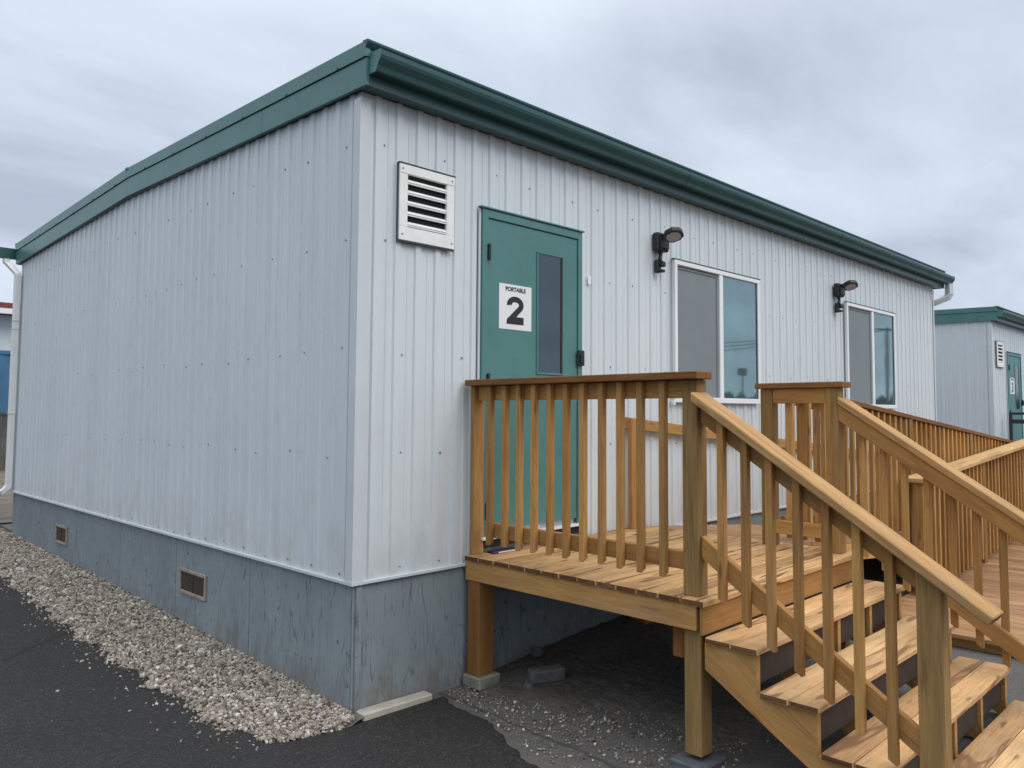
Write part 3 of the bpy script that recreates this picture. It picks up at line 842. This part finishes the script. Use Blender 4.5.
def number_sign(x, y, label, digit):
    sg = thing('door_sign', (x+.152, y-.036, 1.532), label, 'sign', 'number signs on the portable doors')
    m = MB(); m.box((x, y-.0362, 1.532), (x+.305, y-.0345, 1.84), .0004); m.build('sign_sheet', M['sign'], sg)
    m4 = Matrix.Translation((x+.152, y-.0366, 1.794)) @ Matrix.Rotation(math.pi/2, 4, 'X') @ Matrix.Diagonal((.98, 1, 1, 1))
    text_mesh('PORTABLE', .041, .0012, 'heading', M['ink'], sg, m4)
    if digit == '2':
        two_poly(x+.150, y-.0375, 1.665, .158, .192, 'number', M['ink'], sg)
    else:
        m4 = Matrix.Translation((x+.152, y-.0366, 1.57)) @ Matrix.Rotation(math.pi/2, 4, 'X')
        text_mesh(digit, .26, .008, 'number', M['ink'], sg, m4)
    return sg
number_sign(px_at(1.093, .035), 0, 'white square sign reading PORTABLE 2 on the near green door', '2')

def floodlight(x, label):
    root = thing('floodlight', (x+.08, -.018, 2.15), label, 'floodlight', 'floodlights on the front wall')
    b = MB(); b.box((x, -.085, 2.325), (x+.16, -.018, 2.478), .012); b.box((x+.02, -.10, 2.345), (x+.14, -.0855, 2.43), .01); b.build('housing', M['black'], root)
    a = MB(); a.tube([(x+.07, -.085, 2.445), (x+.07, -.115, 2.455), (x+.07, -.15, 2.452)], .024, 10); a.build('arm', M['black'], root)
    # lamp head pushed straight out from the wall, a little tipped up
    c = V((x+.055, -.202, 2.440)); ud = V((.10, -.95, .28)).normalized(); n_ = V((.34, .30, .88)); n_ = (n_-ud*n_.dot(ud)).normalized(); wd = n_.cross(ud)
    h = MB(); L_, W_ = .082, .075
    out = [(-1, -.45), (-.55, -.95), (.35, -1), (.95, -.45), (1, .1), (.8, .7), (.2, 1), (-.6, .9), (-1, .45)]
    k = len(out)
    rings = []
    for (sc, dz) in ((.70, .040), (.96, .022), (1, -.012), (.93, -.02)):
        rings.append([c+ud*(p*L_*sc)+wd*(q*W_*sc)+n_*dz for p, q in out])
    vs = [q for r in rings for q in r]
    fs = [[i*k+j, (i+1)*k+j, (i+1)*k+(j+1) % k, i*k+(j+1) % k] for i in range(3) for j in range(k)]+[list(range(k)), [3*k+j for j in range(k)][::-1]]
    h.faces(vs, fs); h.build('lamp_head', M['black'], root)
    l = MB(); r0 = [c+ud*(p*L_*.74)+wd*(q*W_*.74)-n_*.0205 for p, q in out]; r1 = [p-n_*.003 for p in r0]
    l.faces(r0+r1, [[k+j for j in range(k)][::-1]]+[[j, (j+1) % k, k+(j+1) % k, k+j] for j in range(k)])
    l.build('lens', M['lens'], root)
    s = MB(); s.tube([(x+.075, -.05, 2.326), (x+.075, -.052, 2.29), (x+.06, -.055, 2.245)], [.024, .014, .02], 10)
    s.box((x+.022, -.062, 2.14), (x+.075, -.02, 2.25), .008); s.box((x+.045, -.095, 2.19), (x+.10, -.055, 2.238), .01); s.box((x+.045, -.09, 2.145), (x+.095, -.055, 2.168), .006)
    s.build('motion_sensor', M['black'], root)
floodlight(2.80, 'black floodlight with motion sensor between the green door and the near window')
floodlight(6.325, 'black floodlight with motion sensor beside the farther window')

# ------------------------------------------------------------------ wooden landing
DZ = .066
land = thing('entrance_landing', (1.72, -.9, -.75), 'wooden landing with picket railings in front of the door marked 2', 'deck')
m = MB()
y = -.0265
xs0, xs1 = .787, 2.648
nb = 13; bw = (1.812-.0265)/nb
for i in range(nb):
    yc = -.0265-bw*(i+.5)
    m.board((xs0+rnd.uniform(-.004, .004), yc, DZ-.016), (xs1, yc, DZ-.016), .032, bw-.007, V((0, 0, 1)), .004, em=1)
m.build('decking', [M['deck'], M['end']], land)
m = MB()
m.board((.819, -.024, -.022), (.819, -1.752, -.022), .134, .036, V((0, 0, 1)), .003)
m.build('side_rim', M['rim'], land)
m = MB(); m.board((.801, -1.781, -.032), (2.635, -1.781, -.032), .144, .018, V((0, 0, 1)), .003); m.build('front_rim', M['rim'], land)
m = MB(); m.board((2.617, -.03, -.022), (2.617, -1.75, -.022), .134, .036, V((0, 0, 1)), .003); m.build('ramp_side_rim', M['rim'], land)
m = MB()
for x in (1.2, 1.6, 2.0, 2.35): m.board((x, -.03, -.024), (x, -1.752, -.024), .13, .036, V((0, 0, 1)), .002)
m.build('joists', M['rim'], land)
# posts that carry the landing
def post(x0, x1, y0, y1, z0, z1, mat, par, nm='post'):
    m = MB(); m.box((x0, y0, z0), (x1, y1, z1), .004); return m.build(nm, mat, par)
post(.806, .930, -.152, -.042, -.668, -.09, M['footpost'], land, 'foot_post')
post(.842, .940, -1.7525, -1.654, -.70, -.091, M['post'], land, 'foot_post')
post(2.50, 2.59, -1.7525, -1.663, -.75, -.091, M['post'], land, 'foot_post')
post(2.46, 2.60, -.185, -.045, -.70, -.09, M['footpost'], land, 'foot_post')
m = MB(); m.box((.92, -1.60, -.275), (.99, -1.53, -.09), .003); m.build('post_stub', M['footpost'], land)
CAPZ = 1.176
def guard(par, nm, x, y0, y1, sgn, posts, picks, capext):
    """level guard along y; sgn -1: pickets on the -x face"""
    g = MB(); g.board((x+.030*1, y0+capext[0], CAPZ-.019), (x+.030, y1-capext[1], CAPZ-.019), .14, .038, V((1, 0, 0)), .004)
    cap = g.build(nm, M['capd'], par)
    for (a, b, c_, d_, mt) in posts:
        post(a, b, c_, d_, DZ+.0005, CAPZ-.0385, mt, cap)
    r = MB(); xr = x+.0185*(-sgn) if sgn < 0 else x-.0185
    for (za, zb, nm2) in ((CAPZ-.039-.092, CAPZ-.0395, 'top_rail'), (.187, .277, 'bottom_rail')):
        r = MB(); r.box((min(xr, xr+.037), y1+.001, za), (max(xr, xr+.037), y0-.001, zb), .003); r.build(nm2, M['pick'], cap)
    return cap
# railing on the open left side
g = MB(); g.board((.842, -.03, CAPZ-.019), (.842, -1.785, CAPZ-.019), .14, .038, V((1, 0, 0)), .004)
rail = g.build('side_railing', M['capd'], land)
post(.826, .915, -.067, -.029, DZ+.0005, CAPZ-.039, M['pick'], rail, 'wall_post')
post(.834, .923, -1.745, -1.656, DZ+.0005, CAPZ-.039, M['post'], rail, 'corner_post')
for (za, zb, nm) in ((1.045, CAPZ-.0395, 'top_rail'), (.186, .276, 'bottom_rail')):
    m = MB(); m.box((.858, -1.655, za), (.895, -.140 if nm == 'bottom_rail' else -.068, zb), .003)
    m.build(nm, M['pick'], rail)
def picket(x, y, z0, z1, par, axis_cut=True, sh1=0, w=.037):
    m = MB()
    m.board((x, y, z0), (x, y, z1), w, w, V((1, 0, 0)), .003, sh0=(.55 if axis_cut else 0), sh1=sh1)
    return m.build('baluster', M['pick'], par)
for y in (-.213, -.345, -.472, -.602, -.732, -.862, -.992, -1.124, -1.256, -1.392, -1.536):
    picket(.8385+rnd.uniform(-.0015, .0015), y+rnd.uniform(-.003, .003), .152+rnd.uniform(-.008, .008), CAPZ-.040, rail)
# short railing between the stairs and the ramp
g = MB(); g.board((2.525, -1.155, CAPZ-.019), (2.525, -1.785, CAPZ-.019), .14, .038, V((1, 0, 0)), .004)
sr = g.build('short_railing', M['capd'], land)
post(2.478, 2.567, -1.745, -1.656, DZ+.0005, CAPZ-.039, M['post'], sr, 'corner_post')
post(2.478, 2.567, -1.275, -1.186, DZ+.0005, CAPZ-.039, M['post'], sr, 'corner_post')
for (za, zb, nm) in ((1.035, CAPZ-.0395, 'top_rail'), (.150, .240, 'bottom_rail')):
    m = MB(); m.box((2.486, -1.655, za), (2.523, -1.276, zb), .003); m.build(nm, M['pick'], sr)
for y in (-1.365, -1.465, -1.565):
    picket(2.5425, y, .12, CAPZ-.040, sr, False)

# ------------------------------------------------------------------ stairs
stairs = thing('staircase', (1.72, -2.4, -.75), 'wooden stairs with sloping handrails leading down from the landing', 'stairs')
RISE, RUN = .185, .29
def tz(k): return -.104-RISE*(k-1)
def ty(k): return -2.09-RUN*(k-1)      # nosing
for k in range(1, 5):
    m = MB()
    for q in range(2):
        y1 = ty(k)+.144*q; y0 = y1+.140
        x0 = .79+rnd.uniform(-.004, .004)
        m.board((x0, (y0+y1)/2, tz(k)-.0155), (2.645+rnd.uniform(-.004, .004), (y0+y1)/2, tz(k)-.0155), .14, .031, V((0, 1, 0)), .005, em=1)
    m.build('tread', [M['tread'], M['end']], stairs)
    if k < 4:
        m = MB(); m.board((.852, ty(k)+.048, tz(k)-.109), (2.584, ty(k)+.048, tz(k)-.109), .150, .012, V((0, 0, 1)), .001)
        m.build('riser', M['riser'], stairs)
for x in (.815, 1.26, 1.69, 2.12, 2.585):
    m = MB(); w = .036
    prof = [(-1.792, tz(1)-.0315)]
    for k in range(1, 5):
        yn = ty(k)+.022
        prof.append((yn, tz(k)-.0315))
        prof.append((yn, tz(k)-.0315-RISE) if k < 4 else (yn, -.77))
    prof += [(ty(4)+.30, -.77), (-1.792, -.262)]
    yb_ = [(p[0], p[1]) for p in prof]
    ru, rv = rnd.random()*50, rnd.random()*50
    dirv = V((RUN, RISE)).normalized()
    for s_, xx in ((1, x), (-1, x+w)):
        pts = [(xx, p[0], p[1]) for p in yb_]
        if s_ < 0: pts = pts[::-1]
        uv = [((-p[1]*dirv.x-p[2]*dirv.y)+ru, (p[1]*dirv.y-p[2]*dirv.x)+rv) for p in pts]
        m.poly(pts, uv, (.4, .5))
    for i in range(len(yb_)):
        a, b = yb_[i], yb_[(i+1) % len(yb_)]
        m.poly([(x, a[0], a[1]), (x+w, a[0], a[1]), (x+w, b[0], b[1]), (x, b[0], b[1])], [(ru, rv), (ru+.04, rv), (ru+.04, rv+.1), (ru, rv+.1)], (.4, .5))
    m.build('stringer', M['string'], stairs)
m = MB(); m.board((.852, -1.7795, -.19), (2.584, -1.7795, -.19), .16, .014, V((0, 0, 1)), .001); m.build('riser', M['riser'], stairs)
SL = .648
def handrail(xc0, sgn, label=None):
    """xc0: outer (cap) edge; sgn +1 pickets on the low-x face, -1 on the high-x face"""
    yn = -2.826 if sgn > 0 else -2.96
    y0, z0 = -1.7475, 1.074
    y1 = yn-.242; z1 = z0-SL*(y0-y1)
    xm = xc0+sgn*.07
    ct = math.sqrt(1+SL*SL)
    d = V((0, y1-y0, z1-z0)).normalized(); n_ = V((0, -d.z, d.y)); n_ = n_ if n_.z > 0 else -n_
    g = MB(); a = V((xm, y0, z0-.019*ct)); b = V((xm, y1, z1-.019*ct))
    g.board(a, b, .040, .14, n_, .005, sh0=-SL, em=1)
    cap = g.build('handrail', [M['cap'], M['end']], stairs)
    def capbot(y): return z0-SL*(y0-y)-.038*ct
    xr = xc0+sgn*.107
    def slab(nm, ztop, ya, yb_, h, mat):
        m = MB(); zc = lambda y: ztop(y)-h*ct/2
        m.board((xr, ya, zc(ya)), (xr, yb_, zc(yb_)), h, .037, n_, .003, sh0=-SL, sh1=-SL)
        m.build(nm, mat, cap)
    slab('top_rail', lambda y: capbot(y)-.001, -1.7465, yn+.051, .089, M['pick'])
    lowtop = lambda y: .335-SL*(-1.79-y)
    slab('bottom_rail', lowtop, -1.7465, yn+.051, .089, M['pick'])
    xp = xc0+sgn*.0685
    for y in (-1.880, -2.008, -2.136, -2.270, -2.405, -2.540, -2.674):
        z = lowtop(y)-.089*ct-.105
        m = MB(); m.board((xp, y, z+rnd.uniform(-.008, .008)), (xp, y, capbot(y)-.002), .037, .037, V((0, 1, 0)), .003, sh0=.6, sh1=SL)
        m.build('baluster', M['pick'], cap)
    px0 = xc0+(.060 if sgn > 0 else -.149)
    m = MB(); m.board((px0+.0445, yn, -.80), (px0+.0445, yn, capbot(yn)-.002), .098, .089, V((0, 1, 0)), .004, sh1=SL)
    m.build('newel_post', M['post'], cap)
    return cap
handrail(.772, 1)
handrail(2.60, -1)

# ------------------------------------------------------------------ ramp
ramp = thing('access_ramp', (6.4, -1.3, -.75), 'long wooden switchback ramp with picket railings descending along the front wall', 'ramp')
X0, X1, XL = 2.66, 9.0, 10.45
zr1 = lambda x: DZ-.005-.092*(x-X0)
ZL = zr1(X1)
zr2 = lambda x: ZL-.024*(X1-x)
zrail2 = lambda x: -.69+.0583*(x-4.74)
def boards(nm, xa, xb, ya, yb, zf):
    m = MB(); n = max(1, int(round((xb-xa)/.145))); w = (xb-xa)/n
    for i in range(n):
        xc = xa+w*(i+.5); s = (zf(xc+.05)-zf(xc-.05))/.1
        m.board((xc, ya, zf(xc)-.016), (xc, yb+rnd.uniform(-.004, .004), zf(xc)-.016), w-.007, .032, V((1, 0, s)), .003)
    m.build(nm, M['ramp'], ramp)
boards('upper_decking', X0, X1, -.045, -1.26, zr1)
boards('turn_decking', X1, XL, -.045, -2.62, lambda x: ZL)
boards('lower_decking', 3.80, X1, -1.335, -2.60, zr2)
def slope_board(nm, xa, xb, y, zf, off, h, t, mat, par, ud=V((0, 0, 1))):
    m = MB(); m.board((xa, y, zf(xa)+off), (xb, y, zf(xb)+off), h, t, ud, .003); return m.build(nm, mat, par)
for (y, nm) in ((-.065, 'joist'), (-1.24, 'joist')): slope_board(nm, X0, X1, y, zr1, -.033-.068, .134, .036, M['rim'], ramp)
for (y, nm) in ((-1.355, 'joist'), (-2.58, 'joist')): slope_board(nm, 4.3, X1, y, zr2, -.033-.05, .10, .036, M['rim'], ramp)
m = MB(); m.box((3.86, -2.58, zr2(3.86)-.115), (3.895, -1.36, zr2(3.86)-.036), .002); m.build('end_joist', M['rim'], ramp)
def ramp_rail(nm, y, xa, xb, zf, posts, capmat, side, pick=True, hgt=1.09, step=.131, capw=.14):
    cap = slope_board(nm, xa-.03, xb+.05, y, zf, hgt-.019, capw, .038, capmat, ramp, V((0, 1, 0)))
    slope_board('top_rail', xa, xb, y, zf, hgt-.086, .089, .037, M['pick'], cap)
    slope_board('bottom_rail', xa, xb, y, zf, .14, .089, .037, M['pick'], cap)
    for x in posts:
        m = MB(); m.box((x-.0445, y-.0445+side*.02, -.80 if x > 2.7 else zf(x)), (x+.0445, y+.0445+side*.02, zf(x)+hgt-.04), .004); m.build('post', M['post'], cap)
    if pick:
        x = xa+.08
        while x < xb-.03:
            m = MB(); m.board((x, y+side*.0375, zf(x)+.05), (x, y+side*.0375, zf(x)+hgt-.042), .037, .037, V((1, 0, 0)), .003)
            m.build('baluster', M['pick'], cap)
            x += step
    return cap
ramp_rail('upper_railing', -1.222, 2.71, 9.0, zr1, (5.11, 6.95, 8.95), M['capd'], -1, hgt=1.12)
ramp_rail('lower_railing', -1.43, 4.75, 9.0, zrail2, (4.80, 6.6, 8.4), M['cap'], -1, capw=.21)
ramp_rail('outer_railing', -2.57, 4.75, 9.0, zrail2, (4.80, 6.3, 7.8), M['cap'], 1, pick=False)
cp = slope_board('turn_railing', X1+.05, XL-.05, -1.31, lambda x: ZL, 1.09-.019, .22, .038, M['cap'], ramp, V((0, 1, 0)))
m = MB(); m.board((XL-.06, -.06, ZL+1.071), (XL-.06, -2.6, ZL+1.071), .14, .038, V((1, 0, 0)), .004); er = m.build('end_railing', M['cap'], ramp)
for y in (-.1, -.9, -1.7, -2.55): post(XL-.10, XL-.011, y-.0445, y+.0445, -.78, ZL+1.05, M['post'], er)
for y in [(-.22-.13*i) for i in range(18)]:
    m = MB(); m.box((XL-.135, y-.018, ZL+.05), (XL-.101, y+.018, ZL+1.05), .003); m.build('baluster', M['pick'], er)
# handrail fixed along the wall
wr = slope_board('wall_handrail', 2.40, 9.0, -.052, lambda x: .972-.090*(x-2.40), -.082, .089, .037, M['pick'], ramp)
m = MB(); m.box((2.402, -.110, DZ+.0005), (2.491, -.0725, .925), .003); m.build('wall_post', M['pick'], wr)

# ------------------------------------------------------------------ small things on the ground
def rock(name, c, s, mat, label, cat, seed):
    r = np.random.RandomState(seed)
    m = MB(); vs = []
    n_, k_ = 9, 6
    for i in range(k_+1):
        th = math.pi*i/k_
        for j in range(n_):
            f = 2*math.pi*j/n_
            q = 1+r.uniform(-.18, .14)
            vs.append((c[0]+s[0]*q*math.sin(th)*math.cos(f), c[1]+s[1]*q*math.sin(th)*math.sin(f), c[2]+s[2]*(math.cos(th)*q)))
    fs = [[i*n_+j, (i+1)*n_+j, (i+1)*n_+(j+1) % n_, i*n_+(j+1) % n_] for i in range(k_) for j in range(n_)]
    m.faces(vs, fs)
    return tag(m.build(name, mat), label, cat)
m = MB(); m.board((.028, -.045, -.722), (.50, -.052, -.728), .09, .05, V((0, 1, 0)), .008)
tag(m.build('concrete_curb', M['concrete']), 'short pale concrete strip at the foot of the building corner', 'concrete curb')
m = MB(); m.board((.785, -.105, -.706), (.962, -.105, -.706), .165, .074, V((0, 1, 0)), .008)
tag(m.build('paving_slab', M['mossy']), 'mossy concrete slab under the landing post beside the wall', 'paving slab')
m = MB(); m.board((.785, -1.70, -.740), (.995, -1.70, -.740), .20, .036, V((0, 1, 0)), .008)
tag(m.build('paving_slab', M['pad']), 'wet grey slab under the front corner post of the landing', 'paving slab')
m = MB(); m.board((1.075, -.33, -.690), (1.285, -.425, -.688), .10, .082, V((.4, .9, 0)), .012)
tag(m.build('concrete_block', M['block']), 'grey concrete block lying on the dark soil beneath the landing', 'concrete block')
rock('stone', (1.03, -.37, -.728), (.04, .045, .03), M['rock'], 'dark stone touching the end of the grey concrete block', 'stone', 5)
rock('stone', (1.38, -.09, -.655), (.05, .045, .04), M['rock'], 'rounded stone on the soil heap against the skirting', 'stone', 9)
mat_ = thing('doormat', (1.2, -.1, DZ), 'dark doormat with purple and white edge on the landing below the door', 'doormat')
m = MB(); m.box((.94, -.135, DZ+.001), (1.16, -.065, DZ+.012), .004); m.build('pad', M['rubber'], mat_)
m = MB(); m.box((.925, -.146, DZ+.001), (1.08, -.1355, DZ+.014), .002); m.build('trim', M['purple'], mat_)
m = MB(); m.box((.97, -.151, DZ+.003), (1.14, -.1465, DZ+.010), .001); m.build('stripe', M['white'], mat_)

# ------------------------------------------------------------------ neighbouring portable
BX, BY = 13.2, .10
nb_ = portable(BX, BY, 9.8, 7.43, 'similar grey portable with green roof edge beyond the far end, partly cut off', 'portable classrooms', detail=False)
louvre(BX+.22, BX+.66, 2.012, 2.484, nb_, BY)
door_set(BX+.90, nb_, BY, 0)
nsg = number_sign(BX+1.055, BY, 'small white sign on the green door of the far portable', '3')
nb_.location.z -= .19; nsg.location.z -= .19
st = thing('entry_platform', (14.7, -.6, -.75), 'dark steel entry platform with railing in front of the far portable door', 'platform')
m = MB(); m.box((13.70, -1.40, -.17), (15.6, BY-.03, -.12), .004); m.build('platform', M['steel'], st)
for (pa, pb) in (((13.74, BY-.13), (13.74, -1.38)), ((13.775, -1.36), (15.56, -1.36))):
    A = V((*pa, 0)); B = V((*pb, 0)); up = V((0, 0, 1))
    m = MB(); m.board(A+up*.97, B+up*.97, .045, .06, up, .005); rl = m.build('railing', M['steel'], st)
    m = MB(); m.board(A+up*.825, B+up*.825, .075, .04, up, .005); m.build('mid_rail', M['steel'], rl)
    n = max(2, int((B-A).length/.27))
    for k in range(n+1):
        p = A+(B-A)*((k+.08)/(n+.16))
        m = MB(); m.board(p+up*-.119, p+up*.945, .055, .05, V((1, 0, 0)), .004); m.build('post', M['steel'], rl)
for x in (13.75, 15.55):
    for y in (-1.35, -.1):
        m = MB(); m.box((x-.03, y-.03, -.78), (x+.03, y+.03, -.171), .003); m.build('platform_leg', M['steel'], st)

# ------------------------------------------------------------------ what shows past the left end
bb = thing('shed_building', (0, 26, gz(24)), 'grey sided building with red roof seen past the white downspout', 'building')
m = MB(); m.box((-6, 22, gz(25)-.3), (5.5, 29, 3.60), .01); m.build('wall', M['siding'], bb)
m = MB(); m.extrude([(21.5, 3.68), (21.5, 3.72), (25.5, 3.86), (29.5, 3.72), (29.5, 3.68)], -6.4, 5.9, lambda x, a, z: (x, a, z)); m.build('roof', M['redroof'], bb)
m = MB(); m.box((-6.4, 21.38, 3.57), (5.9, 21.498, 3.70), .01); m.build('gutter', M['white'], bb)
m = MB(); m.box((-6.4, 21.47, 3.74), (5.9, 21.56, 3.885), .01); m.build('roof_edge', M['redroof'], bb)
ct = thing('shipping_container', (0, 21, gz(21)), 'blue steel container behind the grey board fence at far left', 'container')
m = MB()
pr = [(-4+.15*i, (0, .03, .03, 0)[i % 4]) for i in range(45)]
for (xa, da), (xb, db) in zip(pr, pr[1:]):
    m.poly([(xa, 19.6-da, gz(20)), (xb, 19.6-db, gz(20)), (xb, 19.6-db, 2.36), (xa, 19.6-da, 2.36)])
m.box((-4, 19.62, gz(20)), (2.6, 21.3, 2.36), .01)
m.build('body', M['bluepaint'], ct)
m = MB(); m.box((-4.02, 19.55, 2.362), (2.62, 21.32, 2.47), .01); m.build('top_frame', M['bluepaint'], ct)
fc = thing('board_fence', (0, 17.5, gz(17.5)), 'dark grey vertical board fence in front of the blue container', 'fence')
m = MB()
x = -4.0
while x < 3.5:
    m.box((x, 17.5, gz(17.5)-.1), (x+.135, 17.525, .88+rnd.uniform(-.012, .012)), .004); x += .145
m.build('boards', M['fence'], fc)
m = MB(); m.box((-4, 17.46, .885), (3.5, 17.56, .93), .005); m.build('top_rail', M['fence'], fc)
m = MB()
for i in range(6): m.poly([(-8+.0, 9+i*1.6, gz(9+i*1.6)+.02), (5, 9+i*1.6, gz(9+i*1.6)+.02), (5, 10.6+i*1.6, gz(10.6+i*1.6)+.02), (-8, 10.6+i*1.6, gz(10.6+i*1.6)+.02)])
tag(m.build('earth_ground', M['dirtb']), kind='structure')
m = MB(); m.tube([(-30+6*k, 17, 4.58+.0016*(6*k-31.5)**2*.6) for k in range(0, 8)], .010, 6)
tag(m.build('overhead_wire', M['galv']), 'thin overhead wire crossing the sky at far left', 'wire')

# ------------------------------------------------------------------ across the yard, seen only mirrored in the windows
lp = thing('light_pole', (28.45, -14.06, -.75), 'tall yard light pole mirrored in the near window', 'light pole')
m = MB(); m.tube([(28.42, -14.08, -.75), (28.42, -14.08, 2.63)], [.05, .04], 10); m.build('pole', M['galv'], lp)
m = MB(); m.box((28.2, -14.2, 2.62), (28.65, -13.95, 2.95), .03); m.build('lamp_head', M['galv'], lp)
up_ = thing('utility_pole', (40.55, -12.3, -.75), 'dark utility pole with crossarm and wires mirrored in the farther window', 'utility pole')
m = MB(); m.tube([(40.55, -12.3, -.75), (40.55, -12.3, 5.6)], [.10, .08], 10); m.build('pole', M['galv'], up_)
m = MB(); m.board((40.15, -12.6, 5.5), (40.95, -11.95, 5.45), .09, .08, V((0, 0, 1)), .01); m.build('crossarm', M['galv'], up_)
m = MB()
for k in range(3):
    a = V((40.2+.35*k, -12.55+.28*k, 5.55)); b = a+V((-14, -22, 1.2-.5*k))
    m.tube([a+(b-a)*(i/8)-V((0, 0, 1.3*math.sin(math.pi*i/8))) for i in range(9)], .022, 5)
m.build('wires', M['galv'], up_)
m = MB()
r = np.random.RandomState(11)
for i in range(900):
    a = math.radians(r.uniform(-80, 35)); d = r.uniform(130, 190)
    x, y = d*math.cos(a), d*math.sin(a)-10
    s = r.uniform(1.2, 3.2); z = r.uniform(-.6, 2.4)+1.6*(math.sin(a*7)+1)*r.uniform(0, 1)
    for k in range(3):
        f = r.uniform(0, 6.28)
        m.poly([(x+s*math.cos(f), y+s*math.sin(f), z-s*.5), (x-s*math.cos(f), y-s*math.sin(f), z-s*.4), (x+r.uniform(-s, s)*.5, y+r.uniform(-s, s)*.5, z+s*r.uniform(.5, 1.1))])
tag(m.build('distant_treeline', M['leaves']), 'low dark treeline far across the yard', 'trees', kind='stuff')

# ------------------------------------------------------------------ output
S.view_settings.view_transform = 'Standard'; S.view_settings.look = 'None'
S.view_settings.exposure = .25; S.view_settings.gamma = 1
S.cycles.use_denoising = True
S.cycles.max_bounces = 6
